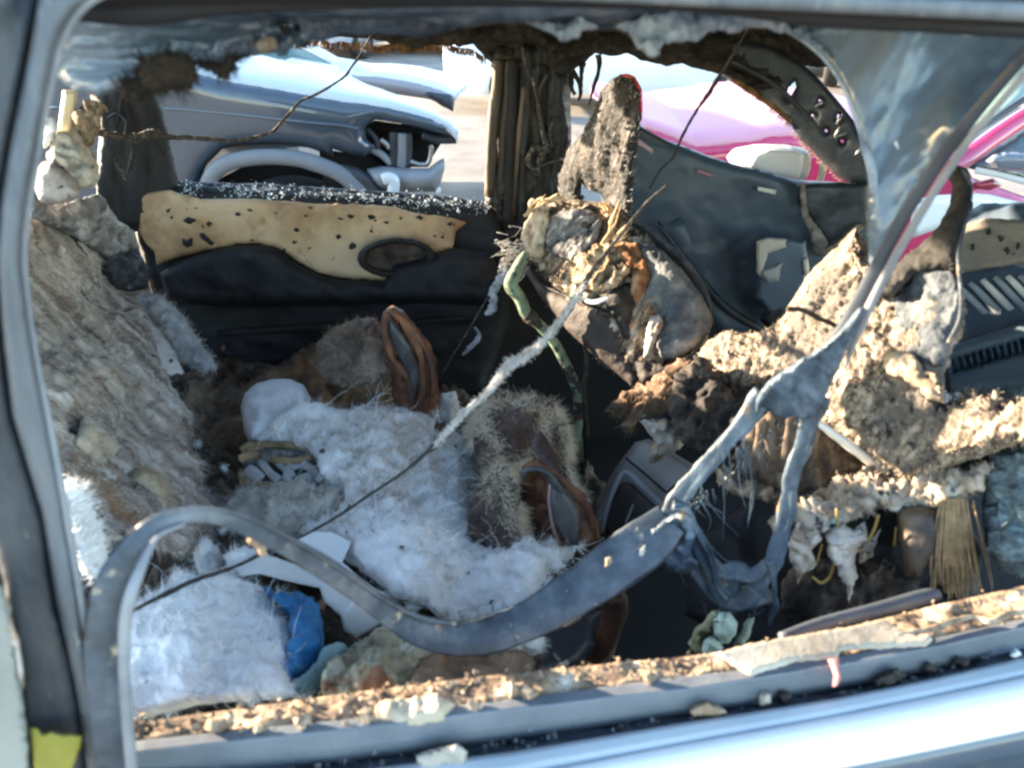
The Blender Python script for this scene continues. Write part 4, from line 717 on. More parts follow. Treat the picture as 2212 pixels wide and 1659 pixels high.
blob('brown_pad', t(2, 2, [(1380, -40), (1560, -60), (1700, -20), (1700, 120), (1640, 300), (1540, 430), (1440, 420), (1400, 200)]), [(1950, 1110, .84), (2030, 1130, .82), (1980, 1220, .80)], M('brown_seat_pad', [(.015, .012, .012), (.06, .042, .03), (.22, .16, .09)], 9, .6, .4), ds, front=.03, back=.03, edge=34, step=7, seed=69)
blob('scorched_lining', t(2, 2, [(660, 440), (760, 330), (900, 300), (1100, 340), (1300, 300), (1480, 430), (1560, 560), (1250, 650), (900, 730), (720, 800), (640, 640)]), [(1720, 1240, .90), (1980, 1270, .86), (1760, 1350, .86)], M('brown_black_lining', [(.006, .005, .005), (.035, .025, .02), (.14, .10, .075), (.26, .22, .18)], 22, .9, .9, 100, stretch=(1, 1, .4), lo=.36, hi=.78), ds, front=.03, back=.03, edge=26, step=5, rough=5, relief=[('fbm', (30, 30, 10), .022), ('ridge', (70, 70, 24), .008)], seed=110)
br = MB()
for k in range(120):
    u0 = 2058 + rs.gauss(0, 14); f_ = (u0 - 2058) / 14
    br.tube([(u0, 1085 + rs.uniform(-8, 8), .80, 1.6), (u0 + f_ * 7 + rs.gauss(0, 3), 1180, .785, 1.5), (u0 + f_ * 14 + 6 + rs.gauss(0, 6), 1262 + rs.gauss(10, 16), .77, .5)], k=4, seg=4)
br.build('bristle_tuft', K['bristle'], ds, kind='stuff')
for q, r_ in (([(1000, -20), (1010, 120), (1020, 220), (985, 330), (955, 420), (900, 460), (840, 420)], 3.2), ([(1270, 20), (1240, 120), (1180, 220), (1100, 270), (1020, 300)], 3.4), ([(905, 210), (880, 300), (870, 330)], 2), ([(1385, 100), (1372, 220)], 2.4)):
    tube('yellow_wire', [p + (.825, r_) for p in t(2, 2, q)], M('amber_wire', [(.25, .15, .035), (.42, .28, .08)], 30, .5), ds)
for q in ([(930, 180), (960, 100), (1040, 80), (1110, 120), (1180, 60), (1200, 180), (1120, 260), (1130, 380), (1110, 480), (1080, 600), (1060, 480), (1000, 360), (940, 280)], [(700, 160), (760, 60), (850, 130), (900, 180), (840, 250), (880, 350), (790, 390), (750, 470), (735, 370), (690, 280)], [(1140, 220), (1240, 160), (1290, 100), (1230, 290), (1150, 330)]):
    blob('hanging_rag', t(2, 2, q), [(1700, 1150, .83), (1900, 1150, .83), (1800, 1250, .82)], K['rag'], ds, front=.012, back=.012, edge=16, step=5, rough=4, relief=[('fbm', 40, .014)], seed=len(q))

# ============================================================ MELTED FILM, STRIPS AND CORDS HANGING IN THE OPENING
film = blob('melted_film', [(108, 150), (112, 60), (140, 0), (300, -16), (500, -20), (740, -20), (1000, -20), (1300, -20), (1500, -14), (1640, 20), (1710, 62)]
            + t(0, 2, [(690, 190), (560, 170), (480, 172), (410, 160), (375, 205), (330, 205), (280, 178), (200, 165), (150, 190), (118, 245), (80, 268), (55, 250), (20, 180)])
            + t(0, 1, [(2140, 215), (2080, 270), (2030, 340), (2008, 362), (1960, 330), (1900, 290), (1850, 205), (1760, 165), (1640, 165), (1540, 195), (1450, 245), (1400, 235), (1310, 195), (1230, 160), (1150, 130), (1050, 130), (900, 165), (760, 180), (640, 215), (520, 240), (400, 230), (240, 215), (100, 225)])
            + t(0, 0, [(2212, 215), (2100, 260), (1950, 270), (1880, 300), (1800, 335), (1700, 345), (1620, 365), (1520, 385), (1505, 440), (1480, 495), (1440, 490), (1420, 470), (1330, 455), (1260, 410), (1200, 460), (1140, 520), (1060, 590), (980, 605), (860, 612), (760, 590), (640, 620), (560, 605), (470, 580), (420, 540), (360, 470)]),
            [(110, 150, .72), (400, 0, .70), (1100, -10, .72), (1700, 20, .74), (400, 170, .71), (250, 200, .71), (1100, 60, .715), (1500, 90, .74)], K['film_dark'], None, front=.02, back=.02, edge=34, step=6, rough=2.5,
            relief=[('fbm', (3, 3, 16), .030), ('ridge', (5, 5, 34), .010), ('fbm', 60, .002)], seed=71,
            holes=[t(0, 0, [(1815, 215), (1850, 195), (1910, 200), (1915, 230), (1870, 265), (1825, 250)]), t(0, 0, [(1790, 155), (1815, 145), (1840, 155), (1810, 172)])],
            label='long smoke stained film sheet sagging under the roof with a ragged burnt edge', cat='film')
blob('burnt_fringe', t(0, 0, [(780, 590), (870, 530), (960, 470), (1060, 420), (1180, 385), (1300, 385), (1400, 400), (1520, 360), (1625, 350), (1620, 368), (1520, 388), (1505, 440), (1478, 500), (1438, 495), (1420, 468), (1330, 452), (1260, 405), (1200, 458), (1140, 520), (1060, 592), (980, 608), (860, 616)]), [(250, 180, .69), (400, 130, .685), (520, 120, .685)], K['burnt_edge'], film, front=.012, back=.012, edge=16, step=5, rough=4, relief=[('fbm', 30, .02), ('ridge', 60, .006)], seed=72)
fibres('fringe_fuzz', bpy.data.objects['burnt_fringe'], K['burnt_edge'], 900, .014, .0006, film, up=.4, curl=.7, seg=3, seed=27)
blob('tan_fold', t(0, 0, [(1640, 290), (1690, 250), (1760, 250), (1810, 290), (1780, 320), (1700, 340)]), .70, K['tan'], film, front=.012, back=.012, edge=12, step=4, rough=2, relief=[('fbm', 50, .006)], seed=73)
blob('curled_edge', t(0, 1, [(1160, 60), (1300, 30), (1500, 40), (1700, 60), (1900, 90), (2100, 80), (2212, 100)]) + t(0, 2, [(60, 110), (200, 80), (350, 70), (500, 90), (640, 140), (690, 190), (560, 172), (410, 162), (330, 206), (200, 166), (120, 246), (80, 270), (50, 250)])
     + t(0, 1, [(2080, 272), (2008, 364), (1950, 325), (1850, 206), (1750, 166), (1600, 178), (1450, 246), (1310, 196), (1180, 140)]), [(1150, 30, .72), (1700, 50, .74), (1400, 100, .70)], K['film_pale'], film, front=.02, back=.012, edge=20, step=5, rough=3, relief=[('ridge', (20, 20, 30), .022), ('fbm', 60, .006)], seed=74)
panel = blob('film_panel', [(1690, 58), (1760, 46), (1900, 40), (2100, 44), (2230, 50), (2250, 80), (2190, 158), (2100, 262), (2032, 355), (1968, 450), (1908, 556), (1872, 640)] + t(0, 2, [(1225, 1656), (1232, 1500), (1215, 1300), (1200, 1150), (1175, 980), (1145, 840), (1095, 700), (1040, 570), (985, 470), (925, 390), (850, 320), (760, 240)]),
             [(1700, 60, .90), (2200, 60, .84), (1880, 300, .83), (1890, 600, .80), (2080, 270, .78), (2000, 150, .83), (1960, 520, .79)], K['film'], None, front=.012, back=.008, edge=16, step=7, rough=.6, relief=[('ridge', (8, 5, 2.5, R(22)), .024), ('fbm', (9, 6, 3, R(22)), .010), ('fbm', (40, 30, 8, R(22)), .0012)], seed=75, label='blue grey film panel hanging behind the slanted strip at the upper right', cat='film')
blob('film_glint', t(0, 2, [(1372, 925), (1385, 905), (1402, 940), (1406, 968), (1384, 960)]), .775, K['white_cloth'], panel, front=.004, back=.004, edge=4, step=4)  # a glint on the film, made as a small white chip
tube('film_hem', [p + (.80, r_) for p, r_ in zip(t(0, 2, [(660, 190), (800, 275), (930, 395), (1045, 570), (1100, 700), (1150, 840), (1180, 960), (1225, 1080), (1245, 1300), (1240, 1500), (1225, 1680)]), (3, 3, 3, 3, 4, 5, 7, 9, 8, 6, 5))], K['film_pale'], panel, flat=.4, rough=.15)
web = thing('melted_web', 'slanting dark strip that melts into a torn grey web of strands', 'melted strip', P(1650, 1310, .78))
tube('slanted_bar', [(2330, -8, .60, 13), (2212, 122, .64, 13), (2097, 257, .67, 14), (2030, 348, .70, 14), (1967, 441, .72, 14), (1910, 545, .74, 14), (1862, 640, .757, 16), (1838, 690, .765, 18), (1812, 732, .775, 18), (1778, 768, .785, 6)], M('slanted_rubber', [(.03, .036, .05), (.06, .07, .085)], 10, .42, .25, 50), web, flat=.5, seg=14)
tube('bar_lip', [(2335, 22, .592, 9), (2225, 147, .632, 9), (2118, 271, .662, 9), (2052, 362, .69, 9), (1993, 453, .71, 9), (1932, 558, .73, 10), (1884, 652, .745, 10), (1860, 704, .757, 10), (1840, 750, .77, 7), (1825, 795, .785, 3)], K['rubber_grey'], web, flat=.7, rough=.12, rsc=16)
blob('web_sheet', t(1, 2, [(900, 590), (1000, 505), (1090, 400), (1150, 330), (1190, 330), (1160, 420), (1110, 520), (1060, 620), (1010, 730), (950, 850), (900, 960), (850, 1040), (800, 1060), (730, 1040), (640, 1060), (560, 1010), (510, 970), (490, 1080), (470, 1030), (480, 930), (520, 860), (570, 800), (660, 740), (760, 670)]), [(1640, 890, .785), (1820, 740, .757), (1750, 880, .78), (1860, 670, .742)], K['web'], web, front=.01, back=.012, edge=18, step=5, rough=2, relief=[('fbm', (20, 14, 8), .010), ('ridge', (46, 30, 12, R(-40)), .006)], seed=76)
def strand(q, y, r_, flat=.32, **k):
    r_ = [x * .82 for x in r_]; tube('strand', [p + (y_, rr) for p, y_, rr in zip(q, y, r_)], K['web'], web, flat=flat, rough=.45, rsc=(26), seg=18, lobes=3, twist=9, **k)
lin = lambda a, b, n: [a + (b - a) * i / (n - 1) for i in range(n)]
strand(t(1, 2, [(530, 900), (440, 1000), (350, 1120), (250, 1240), (160, 1340), (70, 1460), (-20, 1580), (-60, 1680)]), lin(.79, .77, 8), (34, 24, 20, 22, 20, 20, 24, 30))
strand(t(1, 2, [(880, 900), (830, 1040), (790, 1160), (760, 1260), (720, 1400), (690, 1540), (670, 1680)]) + t(2, 2, [(640, 160), (600, 300), (540, 420), (470, 520)]), lin(.79, .77, 11), (26, 22, 19, 18, 17, 17, 17, 19, 20, 22, 20))
strand(t(2, 2, [(-90, 60), (-10, 60), (60, 140), (120, 260), (190, 370), (250, 470), (330, 560), (400, 560), (470, 500)]), lin(.77, .77, 9), (30, 24, 16, 17, 22, 30, 30, 28, 20))
strand(t(2, 2, [(-60, -40), (20, -20), (60, 60), (110, 150), (170, 260), (210, 380), (230, 480), (300, 560)]), lin(.765, .765, 8), (14, 12, 9, 8, 8, 8, 8, 10), .8)
strand(t(2, 2, [(60, 380), (170, 480), (290, 560), (350, 620)]), lin(.775, .775, 4), (10, 22, 26, 12))
strand(t(2, 2, [(120, 240), (230, 380), (350, 400), (460, 410), (560, 330)]), lin(.77, .775, 5), (6, 16, 22, 20, 10))
strand(t(2, 2, [(250, 640), (330, 600), (450, 560), (540, 560), (590, 600), (560, 740)]), lin(.77, .77, 6), (16, 26, 30, 18, 10, 2))
strand(t(2, 2, [(560, 320), (590, 440), (600, 560), (615, 640)]), lin(.765, .765, 4), (10, 7, 5, 3))
blob('web_knot', t(2, 1, [(1990, 120), (2060, 60), (2130, 20), (2212, -10), (2270, 60), (2290, 160), (2260, 260), (2300, 340), (2240, 400), (2150, 400), (2060, 350), (2010, 260)]), .768, K['web'], web, front=.012, back=.012, edge=16, step=4, rough=2.5, relief=[('ridge', (40, 40, 18), .010), ('fbm', 60, .004)], seed=79, holes=[t(2, 1, [(2115, 150), (2140, 105), (2190, 85), (2215, 130), (2195, 190), (2150, 205), (2120, 190)])])
thr = MB(); rs = random.Random(14)
for k in range(46):
    A_ = rs.choice([(1500, 1080), (1560, 1010), (1455, 1130), (1520, 1200), (1600, 960), (1640, 1300), (1560, 1280)]); B_ = rs.choice([(1700, 1150), (1690, 1230), (1660, 1300), (1600, 1290), (1560, 1250), (1640, 1340), (1720, 1080)])
    a = (A_[0] + rs.gauss(0, 16), A_[1] + rs.gauss(0, 16)); b = (a[0] + (B_[0] - a[0]) * rs.uniform(.15, .5), a[1] + (B_[1] - a[1]) * rs.uniform(.15, .5) + rs.uniform(5, 40))
    thr.tube([a + (.772, rs.uniform(1, 2.4)), ((a[0] + b[0]) / 2 + rs.gauss(0, 6), (a[1] + b[1]) / 2 + rs.uniform(2, 16), .775, 1.2), b + (.778, .4)], k=4, seg=5, rough=.4, rsc=60)
for k in range(60):
    i = rs.random(); u = 1480 + 330 * i + rs.gauss(0, 8); v = 1085 - 290 * i + rs.gauss(20, 8); ln = rs.uniform(8, 34)
    thr.tube([(u, v, .785, rs.uniform(1, 3)), (u + rs.gauss(0, 4), v + ln * .5, .787, 1.2), (u + rs.gauss(0, 6), v + ln, .79, .3)], k=3, seg=5)
thr.build('torn_threads', K['web'], web, kind='stuff')
blob('dried_drip', t(2, 1, [(1900, 300), (1930, 240), (1965, 210), (1960, 290), (1940, 360), (1910, 370)]), .742, M('pale_drip', [(.5, .42, .32), (.68, .62, .52)], 30, .6), web, front=.004, back=.004, edge=5, step=4)
strip = thing('drooping_strip', 'long rubber window strip drooping in a loop across the opening', 'rubber strip', P(250, 1650, .42))
SP = [(252, 1720, .40, 30), (238, 1560, .405, 36), (231, 1450, .415, 38), (232, 1360, .425, 40), (246, 1280, .435, 40), (274, 1220, .445, 36), (305, 1170, .455, 29), (345, 1133, .465, 21), (400, 1115, .475, 16), (470, 1117, .49, 16), (540, 1140, .505, 18), (620, 1180, .53, 20), (700, 1226, .555, 22), (780, 1282, .58, 23), (850, 1332, .60, 25), (910, 1366, .615, 30), (980, 1382, .63, 32), (1050, 1377, .645, 34), (1130, 1345, .67, 37), (1200, 1308, .69, 41), (1270, 1262, .71, 48), (1340, 1213, .735, 52), (1400, 1165, .755, 48), (1450, 1120, .768, 36)]
tube('strip_body', SP, K['strip'], strip, flat=.14, seg=18, rough=.14, rsc=14, k=8, lobes=4, lamp=.10)
tube('strip_bead', [(290, 1720, .392, 12), (276, 1560, .397, 12), (268, 1440, .405, 12), (270, 1350, .413, 13), (282, 1290, .42, 14), (300, 1240, .43, 12), (322, 1190, .444, 8), (348, 1155, .455, 5), (400, 1132, .468, 4)], K['rubber_grey'], strip, flat=.8)
tube('strip_edge', [(230, 1240, .44, 7), (252, 1200, .447, 7), (290, 1152, .457, 6), (340, 1114, .466, 5), (400, 1099, .477, 4), (470, 1100, .491, 4), (545, 1122, .506, 5), (640, 1170, .533, 5), (740, 1232, .565, 5), (850, 1308, .60, 5), (920, 1338, .615, 6), (990, 1350, .63, 6)], K['strip'], strip, flat=.6, rough=.15)
for q in ([(600, 1150), (625, 1165), (632, 1190), (610, 1195), (595, 1175)],):
    pass
blob('tan_scab', t(2, 0, [(1600, 170), (1660, 165), (1720, 210), (1730, 280), (1690, 290), (1660, 240), (1600, 200)]), .518, K['ash_chip'], strip, front=.005, back=.005, edge=6, step=4, rough=2)
blob('pale_scab', t(2, 1, [(1700, 300), (1740, 285), (1750, 330), (1700, 370)]), .70, K['ash_chip'], strip, front=.003, back=.003, edge=5, step=4, rough=2)
blob('pale_scab', t(2, 1, [(1420, 740), (1540, 680), (1560, 660), (1540, 700), (1440, 750)]), .665, K['ash_chip'], strip, front=.003, back=.003, edge=3, step=4, rough=1)
# cords
def cord(name, pts, m, label, r=None, rough=.4, **kw):
    o = tube(name, pts, m, None, label, 'cord', rough=rough, rsc=90, seg=7, **kw); return o
cord('charred_cord', [p + (y_, r_) for p, y_, r_ in zip(t(0, 1, [(190, 225), (120, 350), (70, 420), (20, 490)]) + t(0, 0, [(2160, 540), (2060, 600), (1950, 650), (1880, 720), (1820, 790), (1760, 850), (1660, 885), (1560, 900), (1460, 908), (1350, 895), (1220, 888)]) + t(0, 0, [(1100, 885), (1020, 865), (960, 870), (880, 890), (780, 880), (680, 860), (580, 850)]),
     lin(1.9, 1.55, 22), (2.2, 2.2, 2.4, 2.6, 2.6, 3, 3, 3, 3, 3.4, 3.5, 3.5, 4, 4.5, 5, 6, 9, 11, 10, 8, 8, 7))], K['cord'], 'charred cord sagging across the far rear window in front of the dark vehicle', rough=.5, k=8)
cord('thin_charred_cord', [p + (y_, r_) for p, y_, r_ in zip(t(0, 2, [(430, 170), (380, 260), (300, 400), (240, 490), (180, 590), (110, 690), (60, 770), (0, 880)]) + t(0, 1, [(2140, 1020), (2060, 1100), (1990, 1220)]), lin(1.5, 1.6, 11), (2.5, 3, 3.6, 3.6, 5, 3.6, 3.4, 3, 2.6, 2.6, 2))], K['cord_black'], 'thin black charred cord hanging across the far front window', k=8)
bp_ = [(1440, 400, 1.22, 3), (1395, 440, 1.2, 4), (1330, 520, 1.15, 5), (1290, 572, 1.1, 7), (1262, 612, 1.08, 9), (1240, 648, 1.06, 12), (1205, 700, 1.04, 12), (1169, 742, 1.02, 15), (1130, 772, 1.0, 17), (1099, 790, .99, 17), (1072, 826, .98, 14), (1040, 858, .97, 12), (1005, 890, .955, 13), (972, 925, .945, 12), (940, 963, .93, 8), (905, 992, .92, 6), (872, 1020, .905, 4.5), (800, 1068, .88, 4), (738, 1110, .85, 4.5), (650, 1160, .81, 4), (567, 1196, .77, 5), (500, 1228, .74, 5), (417, 1255, .70, 6), (370, 1278, .68, 8), (334, 1295, .66, 5), (290, 1318, .64, 5), (262, 1330, .63, 4)]
bp_ = [(a, b, c, d * (.66 if 4 <= i <= 14 else .8)) for i, (a, b, c, d) in enumerate(bp_)]
belt = thing('frayed_rope', 'grey frayed rope stretched diagonally over the white wadding', 'rope', P(738, 1110, .85))
tube('charred_end', bp_[:5], K['cord'], belt, rough=.5, rsc=80, k=8, seg=7)
tube('grey_rope', bp_[4:15], K['belt'], belt, rough=.6, rsc=70, k=8, seg=9)
tube('thin_rope', bp_[14:], K['cord_black'], belt, rough=.45, rsc=80, k=8, seg=7)
fz = MB(); rs = random.Random(31)
cc = crom(bp_[4:15], 20)
for k in range(1100):
    c = cc[rs.randrange(len(cc))]; a = rs.uniform(0, 6.28); ln = c[3] * rs.uniform(.8, 1.7)
    fz.tube([(c[0], c[1], c[2] - .01, .8), (c[0] + math.cos(a) * ln * .6, c[1] + math.sin(a) * ln * .6, c[2] - .012, .7), (c[0] + math.cos(a + rs.gauss(0, .6)) * ln, c[1] + math.sin(a) * ln, c[2] - .012, .2)], k=1, seg=3, cap=False)
fz.build('rope_fuzz', K['fibre_grey'], belt, kind='stuff')
th = thing('ash_thread', 'thin thread with white ash tufts running down the dark door', 'thread', P(960, 800, 1.6))
tube('thread', [p + (1.62, 1.3) for p in t(1, 1, [(1090, 0), (1040, 90), (980, 200), (900, 340), (820, 480), (720, 640), (640, 780)])], K['cord'], th)
for q, r_ in (([(1030, 40), (1050, 110), (1000, 190), (960, 260)], (4, 8, 9, 5)), ([(980, 230), (990, 290), (960, 350), (930, 380)], (7, 10, 9, 3)), ([(860, 460), (890, 520), (830, 590), (780, 640)], (2, 4, 5, 2))):
    tube('ash_tuft', [p + (1.61, rr) for p, rr in zip(t(1, 1, q), r_)], M('grey_tuft', [(.12, .13, .15), (.45, .46, .5)], 60, .9, .6), th, rough=.9, rsc=60, flat=.6)
# green hose with burnt tape
hose = thing('green_hose', 'pale green hose with burnt black tape beside the seat back', 'hose', P(1250, 990, 1.42))
HP = [(1138, 545, 1.50, 8), (1120, 578, 1.49, 14), (1104, 614, 1.48, 15), (1122, 643, 1.47, 14), (1139, 678, 1.46, 13), (1169, 706, 1.455, 11), (1198, 742, 1.45, 11), (1218, 778, 1.44, 11), (1238, 822, 1.43, 11), (1250, 868, 1.42, 11), (1246, 920, 1.41, 12), (1252, 990, 1.40, 11), (1256, 1040, 1.39, 9)]
tube('hose_body', HP, K['hose'], hose, rough=.12, rsc=40, k=8, seg=12)
for (i, a, b) in ((4, 0, 1), (7, .3, 1), (9, 0, .7), (11, .1, .6)):
    A, B = np.array(HP[i], float), np.array(HP[min(i + 1, len(HP) - 1)], float)
    tube('burnt_tape', [tuple(A + (B - A) * s - (0, 0, .004, 0)) for s in lin(a, b, 4)], K['burnt_edge'], hose, rough=.5, rsc=60)
tube('peeling_sheath', [(1262, 740, 1.42, 3), (1268, 790, 1.42, 6), (1262, 850, 1.41, 5), (1266, 930, 1.4, 6), (1262, 1010, 1.4, 4)], K['burnt_edge'], hose, rough=.8, rsc=50, flat=.4)

# ============================================================ THINGS LYING ON THE BENCH
ZT = .70
st = blob('white_wadding', [(545, 960), (590, 925), (640, 905), (690, 885), (760, 890), (800, 878), (835, 882), (880, 888), (915, 893), (938, 906), (942, 935), (980, 935), (1012, 945), (1030, 990), (1036, 1030), (1018, 1075), (1008, 1110), (1010, 1150), (1040, 1185), (1090, 1192), (1130, 1186), (1190, 1188), (1245, 1186), (1230, 1212), (1180, 1240), (1165, 1280), (1140, 1312), (1100, 1325), (1060, 1335), (1010, 1348), (950, 1326), (900, 1300), (850, 1285), (800, 1245), (740, 1200), (690, 1175), (640, 1160), (690, 1140), (740, 1110), (742, 1070), (700, 1040), (695, 1000), (650, 978), (600, 972)],
          [H(560, 950, .78), H(940, 910, .76), H(800, 1000, .80), H(1030, 1000, .74), H(700, 1150, .76), H(1000, 1340, .74), H(900, 1200, .80), H(1230, 1200, .73), H(820, 900, .78)], K['white'], None, front=.05, back=.06, edge=45, step=6, rough=5, relief=[('fbm', 10, .024), ('bil', 26, .005), ('fbm', (60, 60, 20), .005)], seed=81, dirn=(0, -.6, 1),
          label='large heap of white wadding spread over the middle of the bench', cat='wadding')
fibres('wadding_fibres', st, K['white_f'], 8000, .016, .0003, st, up=.35, curl=.8, seed=11)
fibres('wadding_strings', st, K['white_f'], 500, .075, .0005, st, along=(.5, -.2, .1), up=.35, curl=.5, seg=7, seed=18)
fibres('tan_strands', st, K['fibre_tan'], 2600, .03, .0004, st, along=(.4, -.2, 0), up=.3, curl=.5, seg=5, seed=33, region=lambda x: max(0, noise.noise(Vector(x) * 8) - .08) + .002)
mb = MB(); rs = random.Random(61); V_, F_, N_ = o_data[st.name]
for k in range(26):
    i = rs.randrange(len(V_)); c = V_[i] + N_[i] * .004
    if noise.noise(Vector(c) * 7) > -.05: mb.chip(c, rs.uniform(.0015, .007), .25, rs)
mb.build('char_scraps', K['debris'], st, kind='stuff')
pl = blob('white_wadding', [(268, 1340), (290, 1310), (330, 1290), (370, 1275), (430, 1255), (500, 1248), (560, 1262), (590, 1290), (612, 1330), (632, 1360), (630, 1410), (622, 1470), (640, 1500), (600, 1510), (520, 1512), (460, 1516), (400, 1525), (330, 1540), (290, 1550), (268, 1510), (262, 1440)],
          [H(290, 1330, .84), H(560, 1290, .82), H(600, 1470, .88), H(300, 1530, .92), H(430, 1400, .90)], K['white'], None, front=.05, back=.08, edge=60, step=6, rough=5, relief=[('fbm', 9, .022), ('bil', 28, .004), ('fbm', (60, 60, 20), .005)], seed=82, dirn=(0, -.7, 1),
          label='bundle of white wadding beside the blue cloth at the lower left', cat='wadding')
fibres('wadding_fibres', pl, K['white_f'], 4000, .014, .0003, pl, up=.35, curl=.8, seed=12)
fibres('wadding_strings', pl, K['white_f'], 250, .06, .0004, pl, along=(.3, -.2, .2), up=.3, curl=.6, seg=7, seed=19)
for q, z, lb in (([(418, 1180), (440, 1168), (468, 1180), (480, 1215), (470, 1245), (430, 1240), (420, 1215)], .80, 'small white wadding tuft under the loop of the strip'), ([(372, 1248), (390, 1232), (414, 1240), (416, 1262), (390, 1272)], .80, 'tiny white wadding tuft beside the dark hollow'), ([(480, 1200), (530, 1180), (580, 1195), (600, 1225), (560, 1232), (500, 1232)], .80, 'white wadding tuft just below the loop beside the thin rope'),
                 ([(1100, 1390), (1150, 1372), (1176, 1380), (1170, 1410), (1140, 1422), (1105, 1410)], .84, 'white wadding tuft under the lowest bend of the strip'), ([(955, 850), (985, 845), (995, 890), (970, 930), (955, 890)], .78, 'bluish white wadding tuft behind the curled leather')):
    o = blob('wadding_tuft', q, H(q[0][0], q[0][1], z)[2], K['white'], None, front=.02, back=.03, edge=20, step=5, rough=4, relief=[('fbm', 30, .015)], seed=len(lb), label=lb, cat='wadding')
    fibres('wadding_fibres', o, K['white_f'], 500, .014, .0003, o, seed=len(lb))
pw = blob('white_pillow', [(520, 880), (528, 850), (555, 828), (590, 820), (630, 820), (655, 832), (672, 860), (668, 890), (640, 905), (600, 925), (565, 945), (540, 960), (528, 930)], [H(525, 880, .80), H(670, 870, .80), H(545, 950, .78)], K['white_cloth'], None, front=.07, back=.05, edge=48, step=6, rough=.8, relief=[('fbm', 14, .014), ('ridge', 12, .006)], seed=83,
          label='small rounded pale cloth pillow at the back of the wadding', cat='pillow')
bk = thing('woven_basket', 'crushed tan and grey woven basket in front of the pale pillow', 'basket', P(600, 1090, 1.02))
for k, (q, mm, r_) in enumerate((([(1560, 1260), (1640, 1225), (1800, 1225), (1960, 1235), (2030, 1260)], 'wicker', 9), ([(1545, 1310), (1640, 1290), (1780, 1320), (1900, 1330), (2010, 1300)], 'wicker', 8), ([(1560, 1330), (1580, 1290), (1650, 1255), (1700, 1260)], 'wicker', 7),
                          ([(1680, 1320), (1740, 1400), (1800, 1450)], 'grey_strip', 9), ([(1760, 1310), (1850, 1390), (1900, 1420)], 'grey_strip', 6), ([(1850, 1450), (1880, 1370), (1960, 1350), (2040, 1400), (2080, 1450)], 'grey_strip', 10), ([(1600, 1380), (1650, 1420), (1680, 1450)], 'grey_strip', 14),
                          ([(1560, 1380), (1565, 1440), (1600, 1480)], 'wicker', 7), ([(1600, 1470), (1740, 1480), (1900, 1520)], 'wicker', 6), ([(1900, 1480), (1960, 1430), (2060, 1420)], 'grey_strip', 9), ([(1740, 1330), (1700, 1380), (1690, 1440)], 'plastic_dark', 6), ([(2000, 1290), (2020, 1380), (2090, 1420)], 'plastic_dark', 7), ([(1900, 1320), (1860, 1400), (1830, 1470)], 'plastic_dark', 6), ([(1570, 1530), (1640, 1600), (1760, 1640)], 'grey_strip', 8))):
    tube('wicker_band' if mm == 'wicker' else 'woven_strip', [p + (YZ(*p, .80 - k * .002), r_) for p in t(1, 0, q)], K[mm], bk, flat=.4, rough=.25, rsc=40)
blob('basket_wall', t(1, 0, [(1555, 1300), (1700, 1250), (2000, 1260), (2080, 1400), (2060, 1480), (1900, 1560), (1700, 1560), (1580, 1480)]), H(600, 1010, .765)[2], M('basket_inside', [(.02, .02, .022), (.10, .10, .10), (.3, .29, .26)], 34, .8, .6), bk, front=.02, back=.03, edge=30, step=7, rough=2, relief=[('fbm', 30, .015)], seed=84)
gw = blob('grey_wadding', t(1, 0, [(1600, 1500), (1800, 1530), (1960, 1480), (2100, 1500), (2212, 1440), (2212, 1720), (2050, 1800), (1800, 1860), (1600, 1840), (1450, 1720), (1430, 1600), (1520, 1560)]), [H(560, 1060, .76), H(720, 1080, .77), H(600, 1150, .75)], M('grey_green_wadding', [(.22, .19, .15), (.50, .46, .39), (.70, .67, .62)], 16, .95, .8, 110, spots=[((.05, .045, .04), 22, .62, .06)]), None, front=.035, back=.05, edge=36, step=6, rough=4, relief=[('fbm', 20, .03), ('ridge', 50, .008)], seed=85, dirn=(0, -.6, 1), label='dirty grey green wadding below the woven basket', cat='wadding')
fibres('wadding_fibres', gw, K['fibre_grey'], 2600, .02, .0004, gw, seed=13)
# brown curled leather pieces
def leather(name, shell, slit, y, lb, rim):
    o = thing(name, lb, 'leather piece', P(*[sum(p[k] for p in shell) / len(shell) for k in (0, 1)], y))
    blob('leather_shell', shell, y, K['leather'], o, front=.05, back=.04, edge=50, step=5, rough=4, relief=[('fbm', (30, 30, 8), .020), ('ridge', 50, .008)], seed=86)
    blob('dark_slit', slit, y - .052, K['leather_in'], o, front=.012, back=.012, edge=10, step=5, rough=1, relief=[('fbm', 30, .004)], seed=87)
    for q, r_ in rim: tube('leather_fold', [p + (y - .05, rr) for p, rr in zip(q, r_)], K['leather'], o, flat=.7, rough=.55, rsc=34)
    return o
lt = leather('curled_leather', t(1, 1, [(290, 345), (330, 326), (380, 345), (440, 400), (510, 490), (570, 580), (605, 660), (612, 760), (625, 860), (640, 960), (610, 1060), (540, 1040), (450, 1040), (350, 1000), (325, 880), (330, 780), (300, 640), (270, 520), (268, 420)]),
             t(1, 1, [(290, 370), (330, 420), (400, 500), (460, 600), (495, 700), (500, 800), (480, 900), (455, 970), (438, 900), (435, 790), (390, 690), (340, 590), (305, 480)]), 1.42, 'tall rust brown curled leather piece with a dark slit',
             [(t(1, 1, [(285, 360), (280, 480), (320, 640), (390, 740), (430, 800), (440, 900)]), (5, 8, 9, 8, 7, 4)), (t(1, 1, [(310, 350), (400, 430), (480, 560), (520, 700), (520, 850), (490, 960)]), (6, 10, 10, 9, 9, 6)), (t(1, 1, [(480, 500), (560, 640), (590, 760), (590, 900)]), (4, 6, 6, 5))])
l2 = thing('curled_leather', 'low rust brown leather arch with a blackened hollow under the cream fibre', 'leather piece', P(1220, 1190, 1.08))
